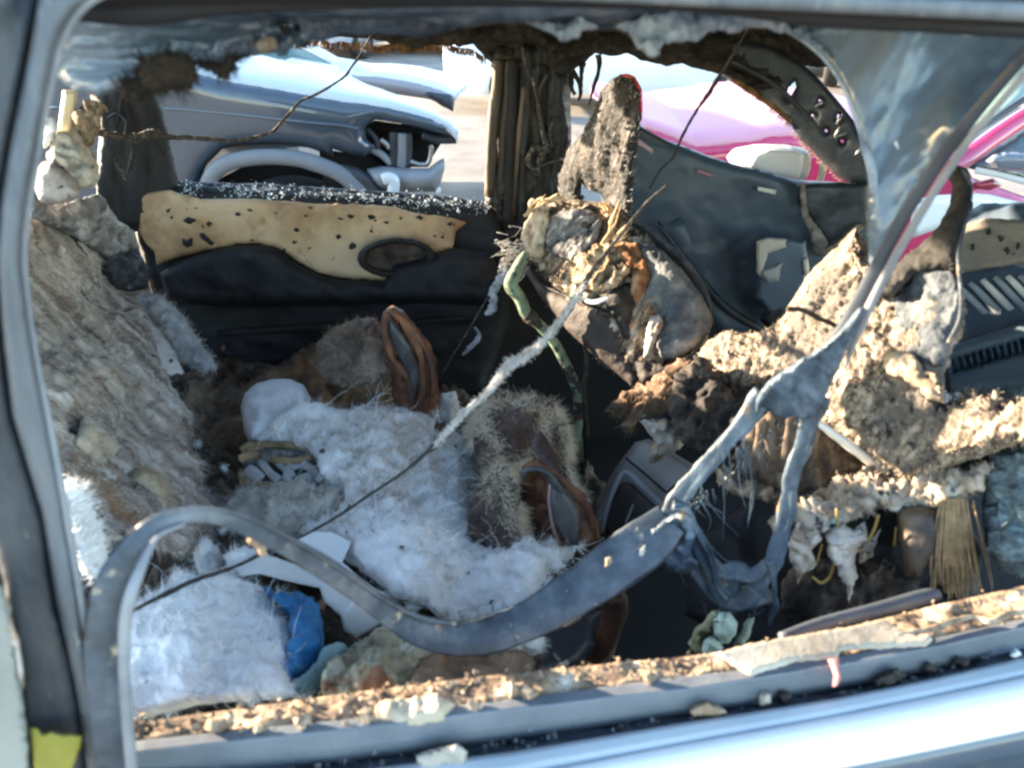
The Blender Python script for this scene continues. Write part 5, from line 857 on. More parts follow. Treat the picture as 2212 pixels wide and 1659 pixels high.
blob('leather_shell', t(1, 1, [(1120, 1400), (1140, 1355), (1230, 1340), (1300, 1360), (1380, 1410), (1460, 1470), (1540, 1550), (1600, 1640)]) + t(2, 1, [(1660, 60), (1690, 170), (1600, 240), (1450, 230), (1380, 180), (1300, 120), (1180, 20)]), [H(1120, 1010, .76), H(1290, 1150, .72), H(1180, 1130, .74)], K['leather'], l2, front=.05, back=.03, edge=40, step=6, rough=2, relief=[('fbm', 22, .015)], seed=88)
blob('dark_slit', t(1, 1, [(1250, 1380), (1300, 1375), (1370, 1430), (1430, 1490), (1500, 1580), (1540, 1656)]) + t(2, 1, [(1560, 120), (1530, 220), (1470, 215), (1400, 100)]) + t(1, 1, [(1340, 1600), (1345, 1480), (1300, 1420)]), [(1180, 1030, 1.0), (1270, 1140, .98), (1200, 1150, .97)], K['leather_in'], l2, front=.012, back=.012, edge=14, step=6, rough=1, seed=89)
tube('leather_fold', [p + (1.0, r_) for p, r_ in zip(t(1, 1, [(1170, 1380), (1240, 1350), (1320, 1380), (1400, 1430), (1480, 1500), (1560, 1590), (1610, 1680)]) + t(2, 1, [(1660, 180)]), (5, 8, 8, 9, 9, 10, 9, 5))], K['leather'], l2, flat=.6, rough=.5, rsc=34)
tube('leather_fold', [p + (.985, r_) for p, r_ in zip(t(1, 1, [(1345, 1480), (1345, 1600)]) + t(2, 1, [(1370, 100), (1410, 220)]), (3, 4, 4, 3))], M('pink_grey_edge', [(.3, .2, .2)], 20, .5), l2)
tube('metal_edge', [p + (.985, r_) for p, r_ in zip(t(1, 1, [(1170, 1440), (1190, 1390), (1250, 1375), (1320, 1400), (1370, 1460), (1440, 1560)]), (4, 5, 5, 7, 9, 8))], K['leather_in'], l2, flat=.6)
# cream fibre heap over a brown seat cover
cf = blob('fibre_heap', [(1012, 945), (1030, 905), (1060, 872), (1100, 858), (1140, 865), (1170, 868), (1200, 885), (1222, 920), (1228, 970), (1225, 1010), (1240, 1050), (1262, 1070), (1250, 1090), (1215, 1045), (1160, 1010), (1120, 1010), (1100, 1050), (1130, 1100), (1125, 1160), (1140, 1190), (1090, 1192), (1040, 1185), (1010, 1150), (1008, 1110), (1018, 1075), (1036, 1030), (1030, 990)],
          [H(1020, 940, .78), H(1200, 890, .78), H(1100, 1180, .76), H(1100, 940, .82), H(1240, 1060, .76), H(1060, 1050, .81)], M('brown_wool', [(.022, .015, .014), (.065, .044, .038), (.15, .105, .08)], 16, .95, .8, 110, lo=.32, hi=.66), None, front=.05, back=.05, edge=40, step=6, rough=3, relief=[('fbm', (14, 14, 9), .03), ('ridge', 40, .006)], seed=90, dirn=(0, -.8, 1),
          label='brown burnt cover buried under cream fibres right of the wadding', cat='fibre heap')
BANDS = [[(1008, 955), (1030, 905), (1070, 872), (1140, 868), (1205, 895), (1228, 975), (1240, 1055), (1258, 1080)], [(1045, 890), (1075, 960), (1080, 1010), (1062, 1060)], [(1180, 885), (1165, 960), (1120, 1005), (1090, 1040), (1095, 1090), (1130, 1105)], [(1130, 1105), (1125, 1150), (1090, 1120)]]
BANDS = [np.array(dens(b, 6, False)) for b in BANDS]
def band(x):
    q = np.array(UV(x)); d = min(np.hypot(*(b - q).T).min() for b in BANDS); return math.exp(-(d / 12) ** 2) + .004
fibres('cream_fibres', cf, K['fibre_cream'], 15000, .026, .00035, cf, along=(-.1, -.3, -.6), up=.4, curl=.55, seg=5, seed=14, region=band)
bm_ = blob('brown_fur', t(1, 1, [(-160, 560), (-80, 500), (20, 440), (120, 400), (220, 400), (280, 500), (300, 640), (310, 760), (200, 840), (60, 850), (-60, 830), (-160, 760)]), [(700, 760, 1.55), (840, 760, 1.48), (760, 830, 1.45)], M('brown_burnt_fur', [(.04, .03, .026), (.17, .12, .095), (.34, .28, .22)], 14, .95, .8), None, front=.05, back=.05, edge=40, step=6, rough=4, relief=[('fbm', 18, .03)], seed=91, label='brown scorched fur heap behind the tall curled leather', cat='fur')
fibres('fur_fibres', bm_, K['fibre_brown'], 1100, .02, .0004, bm_, up=.25, curl=.7, seed=15)
fibres('fur_fibres', bm_, K['fibre_tan'], 900, .02, .0004, bm_, up=.25, curl=.7, seed=16)
blob('brown_roll', t(1, 1, [(1225, 1250), (1240, 1160), (1290, 1135), (1340, 1200), (1390, 1300), (1420, 1390), (1370, 1400), (1290, 1330)]), [H(1155, 960, .87), H(1205, 1010, .87), H(1160, 1000, .88)], M('purple_brown_roll', [(.02, .013, .014), (.05, .034, .034), (.09, .065, .06)], 14, .7, .5), cf, front=.02, back=.02, edge=18, step=5, rough=2, relief=[('fbm', 30, .006)], seed=106)
puf = MB(); rs = random.Random(71); PV = []; PF = []
for (u, v) in [(545, 955), (560, 1000), (950, 905), (1000, 925), (1020, 1080), (1010, 1150), (1140, 1180), (1240, 1192), (1215, 1225), (1160, 1290), (1090, 1330), (1010, 1350), (900, 1305), (840, 1285), (700, 1175), (640, 1160), (700, 1045), (660, 985), (600, 930), (760, 890), (470, 1150), (500, 1130), (600, 1120), (1180, 1260), (285, 1320), (330, 1285), (600, 1285), (300, 1545), (380, 1535), (560, 1515), (635, 1500), (900, 1395), (1000, 1400), (860, 1420), (480, 1010), (430, 960), (980, 1330), (1120, 1400)]:
    c = P(u + rs.gauss(0, 6), v + rs.gauss(0, 6), YZ(u, v, .78 if v < 1340 else .87)); R_ = rs.uniform(.008, .02)
    for k in range(90):
        d = Vector((rs.gauss(0, 1), rs.gauss(0, 1), rs.gauss(0, .7))).normalized(); q = c + d * R_ * rs.uniform(0, .6); d2 = Vector((rs.gauss(0, 1), rs.gauss(0, 1), rs.gauss(0, 1))).normalized()
        sd_ = d2.cross(d).normalized() * .00035; p1 = q + (d * .5 + d2 * .5) * R_ * .6; p2 = p1 + d2 * R_ * rs.uniform(.3, .9); n_ = len(PV)
        PV += [q - sd_, q + sd_, p1 - sd_, p1 + sd_, p2]; PF += [(n_, n_ + 1, n_ + 3, n_ + 2), (n_ + 2, n_ + 3, n_ + 4)]
obj('wadding_wisps', PV, PF, K['white_f'], None, False, kind='stuff', label='loose white wisps scattered round the wadding on the bench', cat='wadding wisps')
# boards and cloths
bd_ = blob('white_board', [(510, 1225), (560, 1195), (600, 1205), (640, 1220), (700, 1250), (760, 1285), (810, 1315), (838, 1335), (800, 1360), (768, 1378), (745, 1360), (735, 1330), (700, 1300), (690, 1270), (620, 1255), (560, 1240), (520, 1245)], [H(520, 1230, .82), H(838, 1335, .80), H(760, 1370, .80)], K['board'], None, front=.004, back=.006, edge=5, step=6, rough=1.2, dirn=(0, -.3, 1), label='creased white board under the strip beside the blue cloth', cat='board')
pp = blob('white_paper', [(625, 1175), (660, 1150), (715, 1148), (760, 1170), (740, 1215), (780, 1250), (840, 1290), (800, 1270), (735, 1235), (670, 1205), (635, 1195)], [H(625, 1175, .83), H(760, 1170, .83), H(840, 1290, .82)], M('white_print_paper', [(.72, .74, .76), (.82, .83, .84)], 9, .6, .15), None, front=.003, back=.004, edge=4, step=5, rough=1, dirn=(0, -.4, 1), label='white paper with a blue printed line above the strip', cat='paper')
tube('blue_print', [p + (YZ(*p, .852), r_) for p, r_ in zip(t(2, 0, [(1930, 215), (1980, 255), (2050, 290), (2110, 330), (2090, 350)]), (2, 2.4, 2.6, 2.4, 1.4))], M('blue_print_ink', [(.01, .13, .45)], 20, .5), pp, flat=.2)
bl = blob('blue_cloth', t(2, 0, [(1700, 480), (1750, 500), (1800, 555), (1880, 560), (1960, 550), (2040, 610), (2080, 700), (2095, 800), (2090, 880), (2050, 970), (1980, 1040), (1900, 1090), (1855, 1130), (1850, 1080), (1880, 980), (1880, 880), (1920, 760), (1890, 680), (1830, 640), (1760, 570)]), [H(580, 1275, .84), H(690, 1350, .84), H(630, 1470, .87)], K['blue'], None, front=.035, back=.03, edge=26, step=5, rough=1, relief=[('ridge', (16, 22, 10), .030), ('fbm', 30, .008)], seed=92, dirn=(0, -.5, 1), label='crumpled bright blue cloth tucked against the white bundle', cat='cloth')
te = blob('teal_cloth', t(2, 0, [(1860, 1170), (1900, 1120), (1990, 1070), (2060, 1000), (2100, 920), (2160, 895), (2260, 880), (2250, 950), (2180, 1010), (2130, 1080), (2040, 1160), (1960, 1190), (1900, 1200)]), [H(630, 1490, .87), H(740, 1410, .85), H(680, 1490, .86)], K['teal'], None, front=.03, back=.03, edge=22, step=5, rough=1.5, relief=[('ridge', (30, 14, 14), .012)], seed=93, dirn=(0, -.4, 1), label='pale teal cloth strip below the blue cloth', cat='cloth')
dh = blob('rag_heap', [(720, 1440), (760, 1400), (820, 1370), (880, 1380), (920, 1400), (960, 1430), (900, 1470), (860, 1500), (760, 1510), (700, 1505), (690, 1470)], [H(730, 1430, .86), H(900, 1400, .85), H(780, 1500, .90)], M('khaki_rag', [(.10, .08, .06), (.34, .32, .22), (.5, .52, .46)], 18, .9, .8, 90, spots=[((.22, .10, .05), 11, .6, .08), ((.25, .33, .40), 8, .62, .1)]), None, front=.035, back=.04, edge=26, step=5, rough=4, relief=[('fbm', 24, .025)], seed=94, dirn=(0, -.4, 1), label='stained khaki rag heap below the bend of the strip', cat='rag')
bz = blob('brown_cover', [(890, 1430), (960, 1410), (1040, 1415), (1120, 1425), (1160, 1450), (1120, 1475), (1010, 1485), (900, 1500), (880, 1470)], [H(900, 1440, .86), H(1120, 1430, .84), H(1000, 1490, .90)], M('brown_cover_cloth', [(.06, .04, .026), (.16, .105, .065), (.24, .19, .14)], 15, .9, .7), None, front=.03, back=.04, edge=24, step=6, rough=3, relief=[('fbm', 24, .015)], seed=95, dirn=(0, -.4, 1), label='flat brown scorched cover lying against the near sill', cat='cover')
bt = blob('board_offcut', [(735, 1330), (768, 1290), (842, 1335), (800, 1362), (768, 1378), (745, 1365)], H(780, 1340, .83)[2], K['board'], None, front=.003, back=.004, edge=4, step=5, rough=1, label='pointed pale board offcut below the thin dark edge of the strip', cat='board')
sc_ = thing('seat_debris', 'loose charred scraps and shreds strewn between the seats', 'debris', P(480, 900, 1.3)); sc_['kind'] = 'stuff'
mb = MB(); rs = random.Random(5)
for k in range(500):
    u, v = rs.choice([(rs.gauss(430, 40), rs.gauss(880, 60)), (rs.gauss(1000, 120), rs.gauss(1460, 30)), (rs.gauss(620, 120), rs.gauss(1120, 80))])
    z = .70 if v < 1300 else .86
    if u > 1250: z = .72
    mb.chip(P(u, v, YZ(u, v, z)), rs.uniform(.003, .012), .3, rs)
mb.build('scraps', K['debris'], sc_, kind='stuff')
# grey console box
cn = thing('console_box', 'grey plastic console box with a dark open tray', 'console', P(1400, 1170, 1.2))
CB = [(1300, 1080, 1.30), (1500, 1000, 1.24), (1400, 1150, 1.16), (1370, 950, 1.38)]
blob('console_body', [(1372, 955), (1400, 948), (1440, 970), (1500, 1005), (1520, 1060), (1480, 1110), (1420, 1150), (1320, 1170), (1285, 1140), (1290, 1080), (1330, 1010)], CB, K['plastic_grey'], cn, front=.03, back=.10, edge=12, step=7, rough=.3)
blob('tray', [(1345, 1040), (1365, 1045), (1420, 1095), (1425, 1130), (1380, 1150), (1320, 1165), (1300, 1140), (1310, 1085)], [(u, v, y - .036) for u, v, y in CB], K['plastic_dark'], cn, front=.006, back=.02, edge=10, step=6, rough=.3)
tube('tray_rim', [(1300, 1150, 1.16, 4), (1316, 1085, 1.19, 5), (1340, 1030, 1.22, 6), (1358, 1022, 1.22, 6), (1400, 1060, 1.19, 8), (1450, 1105, 1.16, 8)], K['plastic_grey'], cn, flat=.6)
tube('tray_divider', [(1352, 1130, 1.155, 3), (1368, 1090, 1.17, 3)], K['plastic_grey'], cn)
tube('console_gap', [(1352, 990, 1.27, 2.5), (1400, 1030, 1.22, 2.5), (1450, 1075, 1.18, 2.5)], K['void'], cn)
blob('console_pocket', [(1440, 1062), (1490, 1015), (1515, 1040), (1500, 1085), (1462, 1105)], [(u, v, y - .034) for u, v, y in CB], K['void'], cn, front=.004, back=.02, edge=8, step=6)
rg = blob('burnt_rag', t(1, 1, [(1930, 1060), (2000, 1020), (2100, 1060), (2212, 1080), (2260, 1110), (2250, 1180), (2180, 1250), (2080, 1300), (2020, 1340), (1985, 1345), (1990, 1280), (2030, 1200), (1970, 1130)]), 1.17, K['rag'], None, front=.02, back=.02, edge=18, step=5, rough=4, relief=[('fbm', 40, .018)], seed=96, label='small burnt tan rag lying on the grey console box', cat='rag')
tube('rag_twist', [p + (1.16, r_) for p, r_ in zip(t(1, 1, [(1930, 1060), (2020, 1035), (2130, 1045), (2220, 1060)]), (3, 6, 6, 4))], K['char'], rg, rough=.5, rsc=50)
bw2 = blob('brown_webbing', t(1, 1, [(1700, 1000), (1820, 880), (1960, 840), (2100, 720), (2212, 660), (2300, 700), (2280, 860), (2200, 960), (2060, 1000), (1920, 1040), (1860, 1140), (1830, 1140), (1840, 1040)]), [(1320, 880, 1.36), (1480, 790, 1.22), (1400, 900, 1.28)], M('brown_webbing', [(.02, .014, .010), (.13, .075, .045), (.3, .2, .13)], 24, .9, .9), None, front=.02, back=.02, edge=18, step=5, rough=6, relief=[('fbm', 36, .03)], seed=97, holes=[t(1, 1, [(1860, 900), (1930, 880), (1940, 940), (1880, 960)])], label='brown stringy burnt webbing between the two front seats', cat='webbing')
fibres('stringy_fibres', bw2, K['fibre_brown'], 700, .022, .0007, bw2, along=(0, 0, -.9), up=.2, seed=17)
cl_ = blob('char_shreds', [(1470, 800), (1520, 770), (1560, 830), (1620, 870), (1700, 900), (1660, 960), (1560, 1000), (1480, 960), (1440, 880)], [(1480, 820, 1.16), (1660, 900, 1.08), (1520, 970, 1.1)], M('black_brown_shreds', [(.006, .005, .005), (.06, .045, .035), (.3, .25, .2)], 34, .85, .9, 110, lo=.4, hi=.85), None, front=.03, back=.04, edge=24, step=5, rough=6, relief=[('fbm', 30, .035), ('ridge', 70, .01)], seed=98, label='black charred shreds below the tan foam of the near seat', cat='char')
gf = blob('ash_tangle', t(1, 2, [(220, 1400), (300, 1330), (420, 1420), (560, 1480), (700, 1520), (780, 1560), (700, 1640), (560, 1590), (400, 1560), (280, 1520)]), [(1560, 1040, 1.0), (1720, 1080, .98), (1640, 1090, .97)], K['ash_chip'], None, front=.015, back=.02, edge=12, step=5, rough=6, relief=[('fbm', 40, .02)], seed=99, label='grey ash tangle between the two hanging strands', cat='ash')
tf_ = thing('teal_foam_lump', 'pale teal foam lump with yellow rind at the bottom of the web', 'foam', P(1555, 1410, .74))
blob('foam_body', t(2, 2, [(190, 700), (230, 650), (310, 650), (360, 720), (350, 790), (300, 850), (240, 860), (200, 800)]), .755, K['teal_foam'], tf_, front=.03, back=.03, edge=22, step=5, rough=2, relief=[('fbm', 40, .008)], seed=100)
blob('foam_body', t(2, 2, [(125, 900), (140, 830), (190, 800), (250, 850), (270, 880), (230, 920), (150, 935)]), .745, K['teal_foam'], tf_, front=.025, back=.03, edge=18, step=5, rough=2, relief=[('fbm', 40, .008)], seed=101)
blob('foam_rind', t(2, 2, [(40, 850), (80, 760), (150, 700), (190, 640), (250, 630), (200, 720), (190, 790), (130, 840), (120, 920), (60, 890)]), .765, M('yellow_rind', [(.2, .18, .08), (.38, .4, .26)], 20, .9, .6), tf_, front=.02, back=.03, edge=14, step=5, rough=3, relief=[('fbm', 40, .01)], seed=102)
blob('foam_rind', t(2, 2, [(330, 860), (380, 780), (420, 700), (470, 680), (440, 800), (400, 880)]), .77, M('green_rind', [(.2, .26, .2), (.42, .48, .42)], 20, .9, .6), tf_, front=.012, back=.02, edge=12, step=5, rough=3, seed=103)
# debris on the near sill
rs = random.Random(77)
mb = MB()
N_A = ASH.shape
for k in range(1300):
    i = rs.randrange(N_A[0]); j = rs.randrange(int(N_A[1] * .04), N_A[1])
    c = ASH[i, j]; f_ = j / N_A[1]
    if f_ > .55 and rs.random() < .55: continue
    r_ = rs.uniform(.0007, .003) * (1.25 if f_ < .5 else .9) * (1.5 if rs.random() < .08 else 1)
    mb.chip((c[0] + rs.gauss(0, .004), c[1] + rs.gauss(0, .004), c[2] + r_ * .1), r_, .22, rs)
mb.build('ash_crumbs', K['ash_chip'], None, kind='stuff', label='sunlit tan ash crumbs strewn along the near window sill', cat='ash')
flk = [((470, 1562), .011, 'largest tan ash flake at the left end of the near sill'), ((650, 1560), .008, 'tan ash flake on the sill below the pale teal cloth'), ((560, 1572), .006, 'small tan ash flake just right of the largest flake on the sill'),
       ((790, 1548), .008, 'tan ash flake just left of the cream crust on the sill'), ((1022, 1522), .007, 'tan ash flake just right of the cream crust on the sill'), ((1110, 1490), .009, 'left one of the three big flakes in the middle of the sill'),
       ((1140, 1500), .008, 'middle one of the three big flakes in the middle of the sill'), ((1172, 1482), .009, 'right one of the three big flakes in the middle of the sill'), ((1400, 1465), .007, 'lone tan ash flake on the sill left of the pale sheet')]
for (u, v), r_, lb in flk:
    m_ = MB(); c = P(u, v, YZ(u, v, ZS + .012)); m_.chip(c, r_, .5, rs); m_.chip((c[0] + r_ * .6, c[1] + r_ * .3, c[2]), r_ * .7, .5, rs)
    m_.build('ash_flake', K['ash_chip'], None, label=lb, cat='ash flake', group='ash flakes along the near sill')
blob('cream_crust', [(800, 1545), (830, 1520), (880, 1515), (940, 1510), (985, 1520), (960, 1555), (905, 1565), (850, 1562)], [H(800, 1545, ZS + .006), H(985, 1520, ZS + .008), H(900, 1565, ZS + .006)], M('cream_crust', [(.36, .28, .19), (.60, .51, .38)], 24, .9, .6), None, front=.008, back=.006, edge=12, step=5, rough=2.5, relief=[('fbm', 50, .006)], seed=104, dirn=(0, 0, 1), label='cream coloured crust lying on the ash of the near sill', cat='crust')
blob('pink_strip', t(2, 2, [(940, 955), (1015, 950), (1012, 1010), (1028, 1080), (1000, 1130), (975, 1130), (985, 1060), (960, 990)]), [H(1795, 1430, ZS + .01), H(1810, 1425, ZS + .01), H(1806, 1480, ZS + .008)], K['pink'], None, front=.003, back=.003, edge=6, step=4, rough=.8, dirn=(0, -.5, 1), label='narrow pink plastic strip hanging over the near sill edge', cat='plastic strip')
for q, lb, mm in (([(50, 1290), (90, 1250), (160, 1220), (230, 1250), (290, 1300), (200, 1340), (80, 1335)], 'tan crumb heap lying in the dark window channel', 'ash_chip'), ([(490, 1200), (520, 1165), (570, 1180), (580, 1240), (510, 1260)], 'grey pink lump in the window channel', 'rag'), ([(600, 1190), (640, 1150), (700, 1170), (710, 1220), (640, 1230)], 'round black lump in the window channel beside the grey pink lump', 'char'),
                  ([(1230, 1090), (1290, 1040), (1390, 1010), (1440, 1060), (1380, 1110), (1260, 1130)], 'flat black lump in the window channel below the pale sheet', 'char'), ([(1540, 1040), (1590, 970), (1650, 1010), (1640, 1050)], 'pointed black lump in the window channel', 'char'), ([(1720, 1000), (1780, 930), (1860, 960), (1850, 1010)], 'tall black lump near the right end of the window channel', 'char'), ([(2120, 920), (2160, 880), (2200, 930), (2150, 960)], 'pale glass lump at the right end of the channel', 'white_cloth')):
    q = t(2, 2, q); u = sum(p[0] for p in q) / len(q); v = max(p[1] for p in q)
    blob('debris_lump', q, YZ(u, v - 6, ZS - .022), K[mm], None, front=.008, back=.012, edge=10, step=4, rough=2, relief=[('fbm', 60, .006)], seed=len(lb), label=lb, cat='debris')
mb = MB()
for k in range(260):
    j = rs.randrange(CHN.shape[1]); i = rs.randrange(3, CHN.shape[0]); c = CHN[i, j]
    mb.chip((c[0], c[1] + rs.gauss(0, .003), c[2] + .002), rs.uniform(.001, .0035), .6, rs)
mb.build('channel_grit', M('channel_grit', [(.015, .015, .017), (.07, .065, .06), (.26, .26, .26)], 90, .6), None, kind='stuff', label='grey grit and glass crumbs lying in the dark window channel', cat='grit')
o = blob('cream_crust', [(900, 1632), (930, 1620), (990, 1610), (1010, 1625), (1000, 1680), (920, 1690)], H(950, 1640, ZS - .02)[2], M('dull_crust', [(.3, .27, .22), (.46, .42, .36)], 24, .9, .6), None, front=.008, back=.01, edge=12, step=5, rough=2.5, relief=[('fbm', 50, .006)], seed=105, label='dull cream crust in the window channel at the bottom edge', cat='crust')

# ============================================================ VEHICLES OUTSIDE
K['suv'] = M('dark_vehicle_paint', [(.045, .06, .08)], 3, .22, 0, 40, coat=1.0)
K['hood_pale'] = M('glare_hood_paint', [(.50, .51, .53)], 3, .5, 0, 40, coat=.15)  # lighter than the body: sky and sun glare put into the hood colour
K['white_paint'] = M('white_vehicle_paint', [(.78, .78, .77)], 3, .3, 0, 40, coat=.6)
K['red_paint'] = M('pink_red_paint', [(.52, .025, .10)], 3, .25, 0, 40, coat=1.0)
K['pale_red'] = M('glare_red_hood', [(.72, .32, .39)], 3, .5, 0, 40)  # hood paled against the red fender to carry the sun glare
K['silver'] = M('silver_paint', [(.42, .43, .45)], 3, .3, 0, 40, coat=.6)
K['tyre'] = M('tyre_rubber', [(.018, .018, .019), (.03, .03, .03)], 30, .85, .3, 60)
K['flare'] = M('grey_flare', [(.14, .15, .165), (.18, .19, .205)], 8, .6, .2, 60)
K['rim'] = M('alloy_rim', [(.5, .5, .5)], 8, .3, 0, 40, metal=.8)
K['win'] = M('dark_car_glass', [(.03, .045, .05)], 4, .06, 0, 40, coat=.5)
K['win_pale'] = M('pale_green_glass', [(.22, .32, .29)], 4, .08, 0, 40, coat=.5)
K['lamp_red'] = M('red_lamp', [(.5, .02, .02)], 9, .2)
K['lamp_clear'] = M('clear_lamp', [(.6, .62, .64)], 9, .15)
def loft(stations, prof, x_of, flip=False):
    """stations: (s, zlow, zhigh, halfwidth, y_mid); prof: list of (w,h) round the section."""
    V = []; F = []; n = len(prof)
    for (s, zl, zh, hw, ym) in stations:
        for (a, b) in prof: V.append((x_of(s), ym + a * hw, zl + (zh - zl) * b))
    for i in range(len(stations) - 1):
        for k in range(n - 1):
            q = (i * n + k, i * n + k + 1, (i + 1) * n + k + 1, (i + 1) * n + k); F.append(q if not flip else q[::-1])
    F.append(tuple(range(n))[::-1] if not flip else tuple(range(n))); F.append(tuple((len(stations) - 1) * n + k for k in range(n)) if not flip else tuple((len(stations) - 1) * n + k for k in range(n))[::-1])
    return V, F
BODYP = [(-.9, 0), (-.985, .18), (-1, .5), (-.985, .8), (-.93, .94), (-.75, .995), (-.4, 1.02), (0, 1.03), (.4, 1.02), (.75, .995), (.93, .94), (.985, .8), (1, .5), (.985, .18), (.9, 0)]
CABP = [(-1, 0), (-.97, .3), (-.9, .7), (-.82, .93), (-.6, 1.0), (0, 1.03), (.6, 1.0), (.82, .93), (.9, .7), (.97, .3), (1, 0)]
def dens_st(st, k=5):
    return crom(st, k).tolist()
def wheel(name, c, r, w_, parent, n=28, ax=(0, 1, 0)):
    ax = Vector(ax); q = ax.to_track_quat('Z', 'Y'); prof = [(.62, -.42), (.80, -.5), (.94, -.46), (1, -.3), (1, .3), (.94, .46), (.80, .5), (.62, .42)]
    V = []; F = []
    for i in range(n):
        a = 6.28318 * i / n
        for (rr, zz) in prof: V.append(q @ Vector((math.cos(a) * rr * r, math.sin(a) * rr * r, zz * w_)) + Vector(c))
    m_ = len(prof)
    for i in range(n):
        for k in range(m_ - 1): F.append((i * m_ + k, i * m_ + k + 1, ((i + 1) % n) * m_ + k + 1, ((i + 1) % n) * m_ + k))
    o = obj(name, V, F, K['tyre'], parent)
    mb = MB(); V = []
    for side in (-1, 1):
        ring = [q @ Vector((math.cos(6.28318 * i / 20) * r * .62, math.sin(6.28318 * i / 20) * r * .62, side * w_ * .40)) + Vector(c) for i in range(20)]
        cen = q @ Vector((0, 0, side * w_ * .34)) + Vector(c); mb.add(ring + [cen], [(i, (i + 1) % 20, 20) for i in range(20)])
        for k in range(5):
            a = 6.28318 * k / 5; d = q @ Vector((math.cos(a), math.sin(a), 0)); tg = q @ Vector((-math.sin(a), math.cos(a), 0)); nn = q @ Vector((0, 0, side * w_ * .44))
            A = Vector(c) + nn; B = [A + d * r * .1 + tg * r * .09, A + d * r * .1 - tg * r * .09, A + d * r * .6 - tg * r * .06, A + d * r * .6 + tg * r * .06]
            B2 = [b - q @ Vector((0, 0, side * w_ * .08)) for b in B]; mb.add(B + B2, [(0, 1, 2, 3), (0, 4, 5, 1), (1, 5, 6, 2), (2, 6, 7, 3), (3, 7, 4, 0)])
    mb.build('rim', K['rim'], o)
    return o
def car_like(name, label, cat, body, cab, paint, wheels, glass, group=None, rw=.33, lamps=(), rot=0, at=(0, 0, 0)):
    """A complete car: body (> lamps), cabin with roof, windows and wheels, placed and turned as a whole."""
    e = thing(name, label, cat, (0, 0, 0), group)
    V, F = loft(dens_st(body), BODYP, lambda s: s); b = obj('body', V, F, paint, e)
    V, F = loft(dens_st(cab), CABP, lambda s: s); c = obj('cabin', V, F, glass, e)
    top = [(s, zh - .10, zh + .012, hw * .86, ym) for (s, zl, zh, hw, ym) in cab[1:-1]]
    V, F = loft(dens_st(top), CABP, lambda s: s); obj('roof', V, F, paint, e)
    ym = body[0][4]
    for sgn in (-1, 1):
        for (i, j) in ((0, 1), (len(cab) - 2, len(cab) - 1)):
            A, B = cab[i], cab[j]; pts = []
            for f_ in (0, .5, 1):
                s = A[0] + (B[0] - A[0]) * f_; zz = (A[2] + (B[2] - A[2]) * f_); hw = (A[3] + (B[3] - A[3]) * f_) * .93
                pts.append((s, ym + sgn * hw, zz, .045))
            tube('roof_pillar', pts, paint, e, world=True, k=3, seg=6)
    for (s, hw) in wheels:
        for sgn in (-1, 1): wheel('wheel', (s, ym + sgn * hw, rw), rw, .22, e, 20)
    for (s, yy, zz, dx, dy, dz, mm, nm) in lamps:
        MB().box((s, ym + yy, zz), (dx, dy, dz)).build(nm, K[mm], e)
    e.rotation_euler = (0, 0, rot); e.location = at
    return e

# dark damaged SUV with its nose to the right, beside the far rear door
YS = 3.45
suv = thing('dark_suv', 'dark blue damaged vehicle with grey wheel arch and missing headlight', 'vehicle', P(620, 420, YS))
fo = t(0, 0, [(-700, 280), (300, 300), (700, 330), (1000, 400), (1230, 455), (1440, 512), (1800, 570), (2212, 645)]) + t(0, 1, [(150, 660), (320, 690), (480, 730), (600, 768), (700, 820), (745, 870), (600, 850), (400, 800), (215, 772), (150, 825), (160, 900), (220, 950), (150, 1010), (60, 1000), (-60, 960)])
fo += t(0, 0, [(2160, 1010), (2000, 955), (1800, 930), (1600, 935), (1440, 960), (1340, 1060), (1280, 1185), (1250, 1450), (-700, 1450)])
blob('fender', fo, YS, K['suv'], suv, front=.05, back=.1, edge=46, step=11, rough=0, relief=[('n', 1.2, .02)], seed=111)
tube('body_crease', [p + (YS - .055, 3.5) for p in t(0, 0, [(300, 690), (800, 690), (1100, 700), (1500, 735), (2000, 790), (2212, 810)]) + t(0, 1, [(100, 830)])], K['suv'], suv, flat=.5)
# hood: from the near wing over to the far wing
HL = t(0, 0, [(1000, 400), (1230, 452), (1440, 508), (1800, 562), (2212, 636)]) + t(0, 1, [(150, 652), (320, 682), (480, 722), (600, 762), (700, 812), (748, 868)])
V = []; F = []; ns = 12
hc = dens(HL, 10, False)
for a in hc:
    base = P(a[0], a[1], YS - .01)
    for k in range(ns + 1):
        s = k / ns; nose = min(1, max(0, (a[0] - 620) / 360)); crown = .06 * math.sin(math.pi * min(1, s * 1.02)) ** .7
        V.append((base.x - .30 * s * s * nose, base.y + 1.55 * s * (1 - .35 * nose), base.z + crown * (1 - .6 * nose) - (.15 + .06 * nose) * s ** 1.2))
for i in range(len(hc) - 1):
    for k in range(ns): q = i * (ns + 1) + k; F.append((q, q + ns + 1, q + ns + 2, q + 1))
n0 = len(V); V += [(a, b, c - .03) for a, b, c in V]; F += [tuple(n0 + i for i in f[::-1]) for f in F]
for k in range(ns): q = (len(hc) - 1) * (ns + 1) + k; F.append((q, n0 + q, n0 + q + 1, q + 1)[::-1])
for i in range(len(hc) - 1): q = i * (ns + 1); F.append((q, q + ns + 1, n0 + q + ns + 1, n0 + q)[::-1])
obj('hood', V, F, K['hood_pale'], suv)
blob('far_fender', [(u, v) for u, v in fo], YS + 1.75, K['suv'], suv, front=.05, back=.05, edge=46, step=24, rough=0, seed=112)
